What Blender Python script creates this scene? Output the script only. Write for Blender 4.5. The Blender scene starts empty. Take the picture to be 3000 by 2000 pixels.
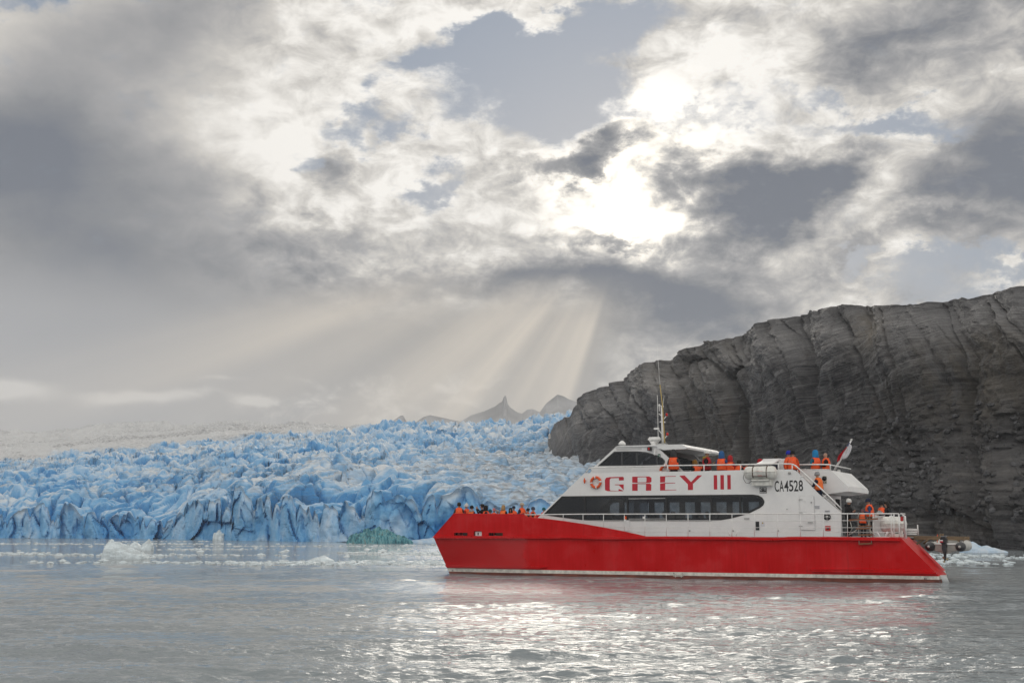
import bpy, bmesh, math, random
import numpy as np
from mathutils import Vector, Matrix
from mathutils.geometry import tessellate_polygon

R = math.radians
scene = bpy.context.scene
C = scene.collection

# ------------------------------------------------------------------ camera
HAZE = 0.00015
CAM_H = 2.34                       # metres above the lake
FOC = 3500.0 / 3000.0              # focal length / picture width
PITCH = math.atan(548 / 3500)
cam_d = bpy.data.cameras.new('camera')
cam_d.sensor_width = 36.0
cam_d.lens = 36.0 * FOC
cam_d.clip_start = 0.5
cam_d.clip_end = 20000
cam = bpy.data.objects.new('camera', cam_d)
C.objects.link(cam)
cam.location = (0, 0, CAM_H)
cam.rotation_euler = (R(90) + PITCH, 0, 0)
scene.camera = cam

# ------------------------------------------------------------------ exposure
vs = scene.view_settings
vs.view_transform = 'Standard'
vs.look = 'None'
vs.exposure = 0.0
vs.gamma = 1.0
vs.use_curve_mapping = False
scene.cycles.max_bounces = 8
scene.cycles.transparent_max_bounces = 16
scene.cycles.volume_bounces = 1
scene.cycles.sample_clamp_indirect = 6

# ------------------------------------------------------------------ sky
SUN_AZ, SUN_EL = 6.2, 16.0         # degrees; azimuth to the right of +Y
sun_dir = Vector((math.sin(R(SUN_AZ)) * math.cos(R(SUN_EL)), math.cos(R(SUN_AZ)) * math.cos(R(SUN_EL)), math.sin(R(SUN_EL))))


class NB:
    """small helper to write shader node graphs as expressions"""
    def __init__(self, tree):
        self.t = tree

    def new(self, typ):
        return self.t.nodes.new(typ)

    def put(self, sock, val):
        if isinstance(val, bpy.types.NodeSocket):
            self.t.links.new(val, sock)
        else:
            sock.default_value = val

    def m(self, op, a, b=0.0, c=0.0, clamp=False):
        n = self.new('ShaderNodeMath'); n.operation = op; n.use_clamp = clamp
        self.put(n.inputs[0], a); self.put(n.inputs[1], b); self.put(n.inputs[2], c)
        return n.outputs[0]

    def add(self, a, b): return self.m('ADD', a, b)
    def sub(self, a, b): return self.m('SUBTRACT', a, b)
    def mul(self, a, b): return self.m('MULTIPLY', a, b)
    def mad(self, a, b, c): return self.m('MULTIPLY_ADD', a, b, c)

    def sm(self, x, lo, hi, a=0.0, b=1.0):
        n = self.new('ShaderNodeMapRange'); n.interpolation_type = 'SMOOTHSTEP'; n.clamp = True
        self.put(n.inputs['Value'], x); self.put(n.inputs['From Min'], lo); self.put(n.inputs['From Max'], hi)
        self.put(n.inputs['To Min'], a); self.put(n.inputs['To Max'], b)
        return n.outputs['Result']

    def lin(self, x, lo, hi, a=0.0, b=1.0):
        n = self.new('ShaderNodeMapRange'); n.clamp = True
        self.put(n.inputs['Value'], x); self.put(n.inputs['From Min'], lo); self.put(n.inputs['From Max'], hi)
        self.put(n.inputs['To Min'], a); self.put(n.inputs['To Max'], b)
        return n.outputs['Result']

    def noise(self, vec, scale, detail=4.0, rough=0.55, lac=2.0, dist=0.0):
        n = self.new('ShaderNodeTexNoise')
        if vec is not None: self.put(n.inputs['Vector'], vec)
        n.inputs['Scale'].default_value = scale; n.inputs['Detail'].default_value = detail
        n.inputs['Roughness'].default_value = rough; n.inputs['Lacunarity'].default_value = lac
        n.inputs['Distortion'].default_value = dist
        return n

    def vec(self, x, y, z):
        n = self.new('ShaderNodeCombineXYZ')
        self.put(n.inputs[0], x); self.put(n.inputs[1], y); self.put(n.inputs[2], z)
        return n.outputs[0]

    def xyz(self, v):
        n = self.new('ShaderNodeSeparateXYZ'); self.put(n.inputs[0], v)
        return n.outputs[0], n.outputs[1], n.outputs[2]

    def vm(self, op, a, b=(0, 0, 0)):
        n = self.new('ShaderNodeVectorMath'); n.operation = op
        self.put(n.inputs[0], a); self.put(n.inputs[1], b)
        return n.outputs['Value'] if op in ('LENGTH', 'DOT_PRODUCT', 'DISTANCE') else n.outputs['Vector']

    def mapping(self, v, loc=(0, 0, 0), rot=(0, 0, 0), scale=(1, 1, 1), typ='POINT'):
        n = self.new('ShaderNodeMapping'); n.vector_type = typ
        self.put(n.inputs['Vector'], v)
        n.inputs['Location'].default_value = loc; n.inputs['Rotation'].default_value = rot; n.inputs['Scale'].default_value = scale
        return n.outputs[0]

    def mix(self, f, a, b, mode='MIX'):
        n = self.new('ShaderNodeMix'); n.data_type = 'RGBA'; n.blend_type = mode
        self.put(n.inputs[0], f); self.put(n.inputs[6], a); self.put(n.inputs[7], b)
        return n.outputs[2]

    def ramp(self, f, stops, interp='LINEAR'):
        n = self.new('ShaderNodeValToRGB'); n.color_ramp.interpolation = interp
        el = n.color_ramp.elements
        while len(el) > 1: el.remove(el[-1])
        for i, (p, c) in enumerate(stops):
            e = el[0] if i == 0 else el.new(p)
            e.position = p; e.color = (*c, 1.0) if len(c) == 3 else c
        self.put(n.inputs[0], f)
        return n.outputs[0]


def blob(nb, V, az, el, ra, re, rot=0.0, soft=1.0):
    """1 inside an ellipse of the sky (degrees), falling smoothly to 0 at its rim"""
    v = nb.mapping(V, (az, el, 0), (0, 0, R(rot)), (ra, re, 1), 'TEXTURE')
    return nb.sm(nb.vm('LENGTH', v), 1.0, 1.0 - soft)


def build_world():
    w = bpy.data.worlds.new('World'); scene.world = w; w.use_nodes = True
    t = w.node_tree; t.nodes.clear(); nb = NB(t)
    D = nb.new('ShaderNodeTexCoord').outputs['Generated']
    x, y, z = nb.xyz(D)
    a = nb.mul(nb.m('ARCTAN2', x, y), 57.29578)
    e = nb.mul(nb.m('ARCSINE', z), 57.29578)
    ez = nb.m('MAXIMUM', z, 0.0)
    P = nb.vec(x, y, nb.mul(ez, 1.7))
    w1 = nb.noise(P, 5.5, 3.0, 0.5).outputs['Color']
    w2 = nb.noise(P, 19.0, 6.0, 0.62).outputs['Color']
    r1, g1, _ = nb.xyz(w1)
    r2, g2, _ = nb.xyz(w2)
    aw = nb.add(a, nb.add(nb.mad(r1, 9.0, -4.5), nb.mad(r2, 6.5, -3.25)))
    ew = nb.add(e, nb.add(nb.mad(g1, 6.0, -3.0), nb.mad(g2, 5.0, -2.5)))
    V = nb.vec(aw, ew, 0.0)
    V2 = nb.vec(nb.add(a, nb.mad(r1, 7.0, -3.5)), nb.add(e, nb.mad(g1, 4.0, -2.0)), 0.0)   # soft-edged clouds

    # optical thickness of the cloud deck: broad masses, billows, fine cottony texture
    fbm = nb.noise(nb.mapping(P, (3.1, 1.7, 0.4)), 8.0, 6.0, 0.58).outputs['Fac']
    cot = nb.noise(nb.mapping(P, (1.1, 4.7, 2.4), (0, 0, 0.3)), 30.0, 6.0, 0.62, dist=0.4).outputs['Fac']
    big = nb.noise(nb.mapping(P, (0.3, 5.7, 2.4)), 2.2, 2.0, 0.5).outputs['Fac']
    calm = nb.mul(nb.sm(a, -9.0, -17.0), nb.sm(a, -60.0, -40.0))        # the smooth rain cloud on the left
    T = nb.add(0.30, nb.add(nb.mul(nb.mad(fbm, 1.5, -0.75), nb.sub(1.0, nb.mul(calm, 0.55))), nb.mad(big, 0.4, -0.2)))
    T = nb.add(T, nb.mul(nb.mad(cot, 1.5, -0.75), nb.sub(1.0, nb.mul(calm, 0.8))))
    thick = THICK
    for (az, el, ra, re, rot, wt, sharp) in thick:
        T = nb.mad(blob(nb, V if sharp else V2, az, el, ra, re, rot), wt, T)

    # gaps of clear sky
    G = None
    for (az, el, ra, re, rot, wt) in GAPS:
        b = nb.mul(blob(nb, V, az, el, ra, re, rot, 0.8), wt)
        G = b if G is None else nb.add(G, b)
    fine = nb.noise(nb.mapping(P, (8.0, 2.0, 3.0)), 24.0, 7.0, 0.68).outputs['Fac']
    G = nb.add(G, nb.mad(fine, 1.7, -0.85))
    gap = nb.sm(G, 0.05, 0.95)

    # clouds: thin = lit through, thick = grey; clouds opposite the sun are lit from the front
    cs = nb.vm('DOT_PRODUCT', D, tuple(sun_dir))
    ang = nb.mul(nb.m('ARCCOSINE', cs), 57.29578)
    col = nb.ramp(nb.m('MULTIPLY', T, 0.8, clamp=True), [
        (0.0, (0.95, 0.92, 0.868)), (0.10, (0.84, 0.81, 0.76)), (0.28, (0.62, 0.594, 0.555)), (0.52, (0.385, 0.38, 0.382)),
        (0.78, (0.225, 0.234, 0.255)), (1.0, (0.148, 0.167, 0.207))])
    thin = nb.sm(T, 0.75, 0.1)
    core = nb.mul(nb.sm(ang, 7.0, 0.3), thin)
    wide = nb.sm(ang, 26.0, 4.0)
    gain = nb.add(1.0, nb.add(nb.mul(core, 0.9), nb.mul(nb.mul(wide, thin), 0.10)))
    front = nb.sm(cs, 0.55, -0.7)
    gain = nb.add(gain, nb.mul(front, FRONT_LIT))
    col = nb.vm('MULTIPLY', col, nb.vec(gain, nb.mul(gain, nb.sub(1.0, nb.mul(core, 0.03))), nb.mul(gain, nb.sub(1.0, nb.mul(core, 0.10)))))

    sky = nb.new('ShaderNodeTexSky'); sky.sky_type = 'NISHITA'; sky.sun_disc = False
    sky.sun_elevation = R(SUN_EL); sky.sun_rotation = R(SUN_AZ)
    sky.air_density = 1.2; sky.dust_density = 1.5; sky.ozone_density = 2.5
    blue = nb.mix(0.72, nb.vm('MULTIPLY', sky.outputs[0], (SKY_S, SKY_S, SKY_S)), (0.25, 0.33, 0.46, 1))
    col = nb.mix(gap, col, blue)

    # the curtain of rain and haze under the cloud base, thickest to the left of the sun and along the horizon
    warm = nb.sm(ang, 30.0, 8.0)
    hcol = nb.mix(warm, (0.345, 0.356, 0.38, 1), (0.305, 0.297, 0.29, 1))
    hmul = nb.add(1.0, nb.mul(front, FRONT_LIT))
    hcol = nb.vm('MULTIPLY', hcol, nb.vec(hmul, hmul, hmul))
    cur = nb.mul(nb.mul(nb.sm(nb.add(e, nb.mad(g1, 3.0, -1.5)), 12.6, 9.2), nb.sm(nb.add(a, nb.mul(e, -0.35)), 4.0, 0.5)), 0.94)
    hz = nb.m('MAXIMUM', cur, nb.sm(e, 7.0, 0.5, 0.0, 0.6))
    slot = nb.mul(nb.sm(T, 0.35, -0.05), nb.sm(e, 8.0, 6.6))
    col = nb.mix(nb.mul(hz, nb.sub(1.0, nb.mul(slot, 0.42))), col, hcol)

    # shafts of light through the gaps, fanning out below the sun
    da = nb.sub(a, SUN_AZ); de = nb.sub(SUN_EL, e)
    phi = nb.mul(nb.m('ARCTAN2', da, de), 57.29578)
    sh = nb.ramp(nb.lin(phi, -90.0, 30.0), [(p, (v, v, v)) for p, v in SHAFTS], 'EASE')
    rad = nb.vm('LENGTH', nb.vec(da, de, 0.0))
    env = nb.mul(nb.mul(nb.sm(rad, 3.5, 7.5), nb.sm(rad, 30.0, 10.0, 0.4, 1.0)), nb.sm(e, 13.0, 9.5))
    env = nb.mul(env, nb.sm(e, 2.0, 6.5, 0.35, 1.0))
    shn = nb.noise(nb.vec(nb.mul(phi, 0.12), 0.0, 0.0), 1.0, 3.0, 0.55).outputs['Fac']
    sh = nb.mul(nb.mul(sh, env), nb.sm(shn, 0.25, 0.75, 0.6, 1.15))
    col = nb.mix(nb.mul(sh, 0.85), col, SHAFT_COL)

    bg = nb.new('ShaderNodeBackground'); bg.inputs[1].default_value = 0.1
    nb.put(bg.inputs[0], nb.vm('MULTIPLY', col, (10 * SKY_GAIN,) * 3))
    out = nb.new('ShaderNodeOutputWorld'); t.links.new(bg.outputs[0], out.inputs[0])
    w.cycles.sampling_method = 'MANUAL'; w.cycles.sample_map_resolution = 1024


# cloud masses: azimuth, elevation, half-width, half-height (degrees), tilt, thickness, crisp edge
THICK = [
    (-21.0, 14.5, 12.5, 8.0, 0, 0.72, 0), (-25.0, 16.5, 8.0, 5.0, 0, 0.45, 0), (-18.5, 22.3, 9.0, 3.6, 12, 0.42, 0),
    (-14.0, 9.8, 16.0, 4.6, 0, 0.55, 0), (-9.5, 13.0, 7.0, 2.0, -18, 0.38, 1),
    (0.5, 12.0, 13.0, 2.1, -3, 0.66, 1), (1.0, 15.4, 8.0, 2.2, 0, -0.22, 1), (8.6, 10.6, 8.0, 2.8, -12, 0.75, 0), (6.2, 9.0, 3.6, 3.4, 0, 0.35, 0),
    (12.2, 15.5, 6.8, 3.7, 6, 1.35, 1), (14.5, 16.6, 4.0, 2.6, 20, 0.5, 1), (16.5, 12.2, 6.0, 1.8, 12, 0.50, 1), (23.0, 16.0, 6.5, 4.4, 20, 0.95, 0),
    (21.5, 23.0, 8.0, 5.0, 25, 0.62, 0), (17.0, 21.5, 3.6, 3.0, 0, 0.4, 0),
    (4.3, 17.4, 5.0, 1.3, 15, 0.85, 1), (0.0, 16.6, 4.0, 1.0, 10, 0.45, 1), (-8.6, 17.3, 3.4, 1.5, -10, 0.5, 1), (-7.3, 14.2, 3.0, 1.2, 0, 0.45, 1),
    (5.0, 14.2, 2.8, 0.6, 0, 0.5, 1), (20.0, 10.2, 6.0, 1.2, 10, 0.25, 1),
    (-7.5, 18.3, 10.5, 6.0, 0, -0.25, 1), (-13.0, 18.8, 5.0, 3.0, 0, -0.28, 1), (7.5, 19.5, 9.0, 3.2, 0, -0.26, 1), (6.5, 15.2, 5.5, 2.2, 0, -0.16, 1),
    (-2.0, 24.3, 9.0, 2.4, 0, -0.32, 1), (13.0, 22.0, 7.0, 2.8, 0, -0.26, 1), (13.5, 9.2, 7.0, 1.3, 14, -0.30, 0),
    (19.5, 13.4, 6.0, 0.9, 14, -0.35, 1), (-24.0, 6.0, 5.0, 0.9, 0, -0.55, 0), (-17.0, 5.7, 5.0, 0.7, 0, -0.45, 0), (-12.8, 5.3, 1.6, 0.5, 0, -0.5, 0), (-14.0, 6.6, 1.8, 0.45, 0, -0.4, 0),
]
# clear gaps: azimuth, elevation, half-width, half-height, tilt, weight
GAPS = [
    (1.0, 21.4, 7.6, 3.4, 10, 1.15), (-1.5, 22.6, 6.0, 1.6, 14, 0.8), (3.6, 19.6, 5.0, 2.2, 12, 0.9), (5.5, 23.4, 5.0, 1.8, 0, 0.8), (-1.5, 25.2, 7.0, 1.5, 4, -0.9), (-5.2, 21.0, 2.4, 1.2, 10, 0.5), (-20.5, 25.2, 5.5, 2.2, 6, 1.0), (9.0, 25.6, 5.0, 1.4, 0, 0.8), (-24.5, 23.6, 2.6, 1.4, 0, 0.7),
    (-10.2, 17.6, 1.7, 1.2, 0, 0.62), (-4.3, 16.0, 2.0, 1.3, 30, 0.85), (17.8, 18.9, 5.5, 1.0, -10, 0.85), (11.0, 19.4, 3.2, 0.8, 0, 0.55), (-6.5, 18.9, 2.6, 1.3, 0, 0.75),
    (21.5, 11.2, 5.5, 0.9, 14, 0.9), (17.0, 11.6, 2.2, 0.7, 10, 0.75), (19.5, 9.8, 5.0, 0.7, 12, 0.75), (7.8, 19.2, 2.0, 0.7, 0, 0.5), (-5.0, 25.0, 4.0, 0.8, 0, 0.6),
]
# brightness of the shafts against their direction below the sun (0 = 90 degrees left of straight down)
SHAFTS = [(0.0, 0.0), (0.12, 0.15), (0.175, 1.0), (0.22, 0.5), (0.27, 0.3), (0.33, 0.85), (0.40, 1.0), (0.455, 0.55), (0.50, 0.72), (0.555, 0.95), (0.58, 0.85), (0.61, 0.22), (0.66, 0.0)]
SHAFT_COL = (0.76, 0.68, 0.575, 1)
SKY_S = 0.04
SKY_GAIN = 1.0
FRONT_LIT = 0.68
build_world()

# ------------------------------------------------------------------ sun (behind thin cloud)
sd = bpy.data.lights.new('sun', 'SUN'); sd.energy = 0.5; sd.angle = R(24); sd.color = (1.0, 0.93, 0.82)
sun = bpy.data.objects.new('sun', sd); C.objects.link(sun)
sun.rotation_euler = (-sun_dir).to_track_quat('-Z', 'Y').to_euler()
sun.location = (20, 60, 80)

# ================================================================== helpers
rng = np.random.default_rng(7)
random.seed(7)


def tag(o, label=None, cat=None, group=None, kind=None):
    if label: o['label'] = label
    if cat: o['category'] = cat
    if group: o['group'] = group
    if kind: o['kind'] = kind
    return o


def link(o, parent=None):
    C.objects.link(o)
    if parent is not None: o.parent = parent
    return o


def mesh_obj(name, verts, faces, mat, parent=None, smooth=False, fmats=None):
    me = bpy.data.meshes.new(name)
    me.from_pydata([tuple(v) for v in verts], [], [tuple(f) for f in faces])
    for m_ in (mat if isinstance(mat, (list, tuple)) else [mat]):
        me.materials.append(m_)
    if fmats is not None: me.polygons.foreach_set('material_index', fmats)
    if smooth: me.polygons.foreach_set('use_smooth', [True] * len(me.polygons))
    me.update()
    return link(bpy.data.objects.new(name, me), parent)


def recalc(o):
    bm = bmesh.new(); bm.from_mesh(o.data)
    bmesh.ops.recalc_face_normals(bm, faces=bm.faces); bm.to_mesh(o.data); bm.free()
    return o


def grid_mesh(name, P, mat, attrs=None, smooth=True, parent=None):
    """P: (rows, cols, 3) array -> quad sheet"""
    nr, nc = P.shape[:2]
    me = bpy.data.meshes.new(name)
    me.vertices.add(nr * nc)
    me.vertices.foreach_set('co', P.reshape(-1).astype(np.float32))
    idx = np.arange(nr * nc).reshape(nr, nc)
    q = np.stack([idx[:-1, :-1], idx[:-1, 1:], idx[1:, 1:], idx[1:, :-1]], -1).reshape(-1, 4)
    me.loops.add(q.size); me.polygons.add(len(q))
    me.loops.foreach_set('vertex_index', q.reshape(-1).astype(np.int32))
    me.polygons.foreach_set('loop_start', np.arange(0, q.size, 4, dtype=np.int32))
    me.polygons.foreach_set('loop_total', np.full(len(q), 4, dtype=np.int32))
    me.polygons.foreach_set('use_smooth', np.full(len(q), smooth))
    me.update(calc_edges=True)
    if attrs is not None:
        for k, v in attrs.items():
            at = me.attributes.new(k, 'FLOAT', 'POINT')
            at.data.foreach_set('value', v.reshape(-1).astype(np.float32))
    me.materials.append(mat)
    return link(bpy.data.objects.new(name, me), parent)


# ---- numpy noise
def _h(ix, iy, iz, k=0):
    n = (ix.astype(np.int64) * 374761393 + iy.astype(np.int64) * 668265263 + iz.astype(np.int64) * 2147483647 + k * 1274126177) & 0xffffffff
    n = ((n ^ (n >> 13)) * 1274126177) & 0xffffffff
    n = ((n ^ (n >> 16)) * 2246822519) & 0xffffffff
    n = n ^ (n >> 15)
    return (n & 0xffffff) / float(0xffffff)


def vnoise(x, y, z, k=0):
    ix, iy, iz = np.floor(x), np.floor(y), np.floor(z)
    fx, fy, fz = x - ix, y - iy, z - iz
    ux, uy, uz = (f * f * f * (f * (f * 6 - 15) + 10) for f in (fx, fy, fz))
    r = 0
    for a in (0, 1):
        for b in (0, 1):
            for c in (0, 1):
                w = (ux if a else 1 - ux) * (uy if b else 1 - uy) * (uz if c else 1 - uz)
                r = r + w * _h(ix + a, iy + b, iz + c, k)
    return r * 2 - 1


def fbm(x, y, z, o=4, k=0, g=0.5):
    r, a = 0, 1.0
    for i in range(o):
        r = r + a * vnoise(x, y, z, k + i * 11); a *= g
        x, y, z = x * 2.03 + 17.1, y * 2.03 + 5.3, z * 2.03 + 9.7
    return r


def ridged(x, y, z, o=4, k=0, g=0.5):
    r, a = 0, 1.0
    for i in range(o):
        r = r + a * (1 - 2 * np.abs(vnoise(x, y, z, k + i * 7))); a *= g
        x, y, z = x * 2.03 + 7.1, y * 2.03 + 2.3, z * 2.03 + 3.7
    return r


def voronoi2(x, y, k=0, jit=0.95):
    ix, iy = np.floor(x), np.floor(y)
    f1 = np.full(x.shape, 9.0); f2 = np.full(x.shape, 9.0)
    cx = np.zeros(x.shape); cy = np.zeros(x.shape); px = np.zeros(x.shape); py = np.zeros(x.shape)
    z0 = np.zeros_like(ix)
    for a in (-1, 0, 1):
        for b in (-1, 0, 1):
            gx, gy = ix + a, iy + b
            sx = gx + 0.5 + jit * (_h(gx, gy, z0, k) - 0.5); sy = gy + 0.5 + jit * (_h(gx, gy, z0, k + 1) - 0.5)
            d = np.hypot(sx - x, sy - y)
            n = d < f1
            f2 = np.where(n, f1, np.minimum(f2, d)); f1 = np.where(n, d, f1)
            cx = np.where(n, gx, cx); cy = np.where(n, gy, cy); px = np.where(n, x - sx, px); py = np.where(n, y - sy, py)
    return f1, f2, cx, cy, px, py


def sst(x, a, b):
    t = np.clip((x - a) / (b - a), 0, 1)
    return t * t * (3 - 2 * t)


# ---- camera geometry: which way a point of the photograph lies
def ray(px, py):
    xx = (px - 1500) / 3500.0; yy = (1000 - py) / 3500.0
    return Vector((xx, math.cos(PITCH) - yy * math.sin(PITCH), math.sin(PITCH) + yy * math.cos(PITCH)))


def on_water(px, py, z=0.0):
    d = ray(px, py)
    return Vector((0, 0, CAM_H)) + d * ((z - CAM_H) / d.z)


# ---- materials
MATS = {}


def material(name, col, rough=0.5, metal=0.0, spec=0.5, var=0.0, vscale=3.0, bump=0.0, bscale=40.0, stretch=(1, 1, 1), coat=0.0):
    if name in MATS: return MATS[name]
    m = bpy.data.materials.new(name); m.use_nodes = True
    nb = NB(m.node_tree); p = m.node_tree.nodes['Principled BSDF']
    p.inputs['Roughness'].default_value = rough; p.inputs['Metallic'].default_value = metal
    p.inputs['Specular IOR Level'].default_value = spec
    p.inputs['Coat Weight'].default_value = coat
    p.inputs['Base Color'].default_value = (*col, 1)
    if var or bump:
        tc = nb.mapping(nb.new('ShaderNodeTexCoord').outputs['Object'], scale=stretch)
        n = nb.noise(tc, vscale, 5.0, 0.6).outputs['Fac']
        if var:
            lo = tuple(c * (1 - var) for c in col) + (1,); hi = tuple(min(1, c * (1 + var * 0.7)) for c in col) + (1,)
            nb.put(p.inputs['Base Color'], nb.mix(nb.sm(n, 0.3, 0.7), lo, hi))
            nb.put(p.inputs['Roughness'], nb.lin(n, 0.3, 0.7, rough * 0.8, min(1, rough * 1.25)))
        if bump:
            b = nb.new('ShaderNodeBump'); b.inputs['Strength'].default_value = 0.6; b.inputs['Distance'].default_value = bump
            nb.put(b.inputs['Height'], nb.noise(tc, bscale, 4.0, 0.6).outputs['Fac'])
            nb.put(p.inputs['Normal'], b.outputs[0])
    MATS[name] = m
    return m


def hull_red():
    m = bpy.data.materials.new('red_hull_paint'); m.use_nodes = True
    nb = NB(m.node_tree); p = m.node_tree.nodes['Principled BSDF']
    tc = nb.new('ShaderNodeTexCoord').outputs['Object']
    runs = nb.noise(nb.mapping(tc, scale=(5.0, 1, 0.32)), 1.0, 5.0, 0.65).outputs['Fac']
    runs2 = nb.noise(nb.mapping(tc, (3, 0, 1), scale=(4.5, 1, 0.28)), 1.0, 5.0, 0.72).outputs['Fac']
    cloud = nb.noise(tc, 0.9, 4.0, 0.6).outputs['Fac']
    f = nb.add(nb.mul(nb.sm(runs, 0.42, 0.72), 0.5), nb.mul(nb.sm(cloud, 0.35, 0.7), 0.45))
    c = nb.mix(f, (0.49, 0.002, 0.003, 1), (0.61, 0.010, 0.015, 1))
    c = nb.mix(nb.mul(nb.sm(runs2, 0.58, 0.76), 0.30), c, (0.58, 0.10, 0.10, 1))     # salt runs
    c = nb.mix(nb.mul(nb.sm(runs2, 0.42, 0.30), 0.5), c, (0.30, 0.004, 0.006, 1))
    grime = nb.noise(nb.mapping(tc, (1, 0, 4), scale=(8, 8, 8)), 1.0, 6.0, 0.7).outputs['Fac']
    c = nb.mix(nb.mul(nb.sm(grime, 0.62, 0.8), 0.3), c, (0.16, 0.02, 0.02, 1))
    nb.put(p.inputs['Base Color'], c)
    ox, oy, oz = nb.xyz(tc)
    bow_gloss = nb.mul(nb.sm(nb.add(ox, nb.mad(cloud, 3.0, -1.5)), 4.9, 4.3), nb.sm(nb.add(oz, nb.mad(runs, 0.5, -0.25)), 1.95, 1.75))   # deeper red and glossier low on the bow
    c = nb.mix(nb.mul(nb.sm(cloud, 0.50, 0.66), 0.22), c, (0.50, 0.06, 0.06, 1))       # chalky faded patches
    c = nb.mix(bow_gloss, c, (0.47, 0.002, 0.003, 1))
    nb.put(p.inputs['Base Color'], c)
    nb.put(p.inputs['Roughness'], nb.m('MAXIMUM', nb.sub(nb.lin(nb.add(cloud, nb.mul(runs, 0.5)), 0.5, 0.95, 0.24, 0.5), nb.mul(bow_gloss, 0.4)), 0.07))
    nb.put(p.inputs['Specular IOR Level'], nb.lin(bow_gloss, 0.0, 1.0, 0.18, 0.5))
    b = nb.new('ShaderNodeBump'); b.inputs['Strength'].default_value = 0.25; b.inputs['Distance'].default_value = 0.05
    nb.put(b.inputs['Height'], nb.noise(nb.mapping(tc, scale=(1.2, 1, 0.8)), 1.0, 2.0, 0.5).outputs['Fac'])
    nb.put(p.inputs['Normal'], b.outputs[0])
    MATS['red'] = m
    return m


def white_paint():
    m = bpy.data.materials.new('white_boat_paint'); m.use_nodes = True
    nb = NB(m.node_tree); p = m.node_tree.nodes['Principled BSDF']
    tc = nb.new('ShaderNodeTexCoord').outputs['Object']
    runs = nb.noise(nb.mapping(tc, scale=(9.0, 9, 0.5)), 1.0, 5.0, 0.65).outputs['Fac']
    cloud = nb.noise(tc, 1.1, 4.0, 0.6).outputs['Fac']
    c = nb.mix(nb.sm(cloud, 0.3, 0.7), (0.74, 0.745, 0.75, 1), (0.82, 0.82, 0.815, 1))
    c = nb.mix(nb.mul(nb.sm(runs, 0.60, 0.78), 0.35), c, (0.60, 0.57, 0.52, 1))
    nb.put(p.inputs['Base Color'], c)
    nb.put(p.inputs['Roughness'], nb.lin(cloud, 0.3, 0.7, 0.3, 0.5))
    b = nb.new('ShaderNodeBump'); b.inputs['Strength'].default_value = 0.2; b.inputs['Distance'].default_value = 0.03
    nb.put(b.inputs['Height'], nb.noise(nb.mapping(tc, scale=(1.6, 1, 1.2)), 1.0, 2.0, 0.5).outputs['Fac'])
    nb.put(p.inputs['Normal'], b.outputs[0])
    MATS['white'] = m
    return m


def glass_mat(name, tint, rough=0.02):
    m = bpy.data.materials.new(name); m.use_nodes = True
    nb = NB(m.node_tree); t = m.node_tree
    t.nodes.remove(t.nodes['Principled BSDF'])
    fr = nb.new('ShaderNodeFresnel'); fr.inputs[0].default_value = 1.5
    tr = nb.new('ShaderNodeBsdfTransparent'); tr.inputs[0].default_value = (*tint, 1)
    gl = nb.new('ShaderNodeBsdfGlossy'); gl.inputs['Roughness'].default_value = rough
    mx = nb.new('ShaderNodeMixShader')
    t.links.new(fr.outputs[0], mx.inputs[0]); t.links.new(tr.outputs[0], mx.inputs[1]); t.links.new(gl.outputs[0], mx.inputs[2])
    t.links.new(mx.outputs[0], t.nodes['Material Output'].inputs[0])
    return m


def misted_glass():
    """glass fogged by breath: scatters the daylight behind it"""
    m = bpy.data.materials.new('misted_window_glass'); m.use_nodes = True
    nb = NB(m.node_tree); t = m.node_tree
    t.nodes.remove(t.nodes['Principled BSDF'])
    tc = nb.new('ShaderNodeTexCoord').outputs['Object']
    n = nb.noise(tc, 2.2, 5.0, 0.65).outputs['Fac']
    tl = nb.new('ShaderNodeBsdfTranslucent'); tl.inputs[0].default_value = (0.75, 0.82, 0.88, 1)
    tr = nb.new('ShaderNodeBsdfTransparent'); tr.inputs[0].default_value = (0.7, 0.73, 0.76, 1)
    mx = nb.new('ShaderNodeMixShader'); nb.put(mx.inputs[0], nb.sm(n, 0.3, 0.7, 0.35, 0.85))
    t.links.new(tr.outputs[0], mx.inputs[1]); t.links.new(tl.outputs[0], mx.inputs[2])
    t.links.new(mx.outputs[0], t.nodes['Material Output'].inputs[0])
    return m

# ================================================================== the lake
def lake_material():
    m = bpy.data.materials.new('lake_water'); m.use_nodes = True
    nb = NB(m.node_tree); p = m.node_tree.nodes['Principled BSDF']
    pos = nb.new('ShaderNodeNewGeometry').outputs['Position']
    n0 = nb.noise(nb.mapping(pos, scale=(0.02, 0.05, 1)), 1.0, 3.0, 0.5).outputs['Fac']
    nb.put(p.inputs['Base Color'], nb.mix(n0, (0.205, 0.24, 0.26, 1), (0.24, 0.27, 0.285, 1)))
    p.inputs['IOR'].default_value = 1.4
    p.inputs['Specular IOR Level'].default_value = 0.5
    calm = nb.noise(nb.mapping(pos, (7, 3, 0), scale=(0.012, 0.055, 1)), 1.0, 3.0, 0.55).outputs['Fac']
    nb.put(p.inputs['Roughness'], nb.lin(calm, 0.35, 0.7, 0.03, 0.07))
    h1 = nb.noise(nb.mapping(pos, scale=(2.4, 5.5, 1)), 1.0, 4.0, 0.62).outputs['Fac']
    h2 = nb.noise(nb.mapping(pos, (5, 2, 0), (0, 0, 0.35), (0.9, 2.1, 1)), 1.0, 3.0, 0.6).outputs['Fac']
    hh = nb.add(nb.mul(h1, 0.5), h2)
    b = nb.new('ShaderNodeBump'); b.inputs['Distance'].default_value = 0.22
    nb.put(b.inputs['Strength'], nb.sm(calm, 0.38, 0.60, 0.35, 1.0))
    nb.put(b.inputs['Height'], hh)
    nb.put(p.inputs['Normal'], b.outputs[0])
    return m


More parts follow.
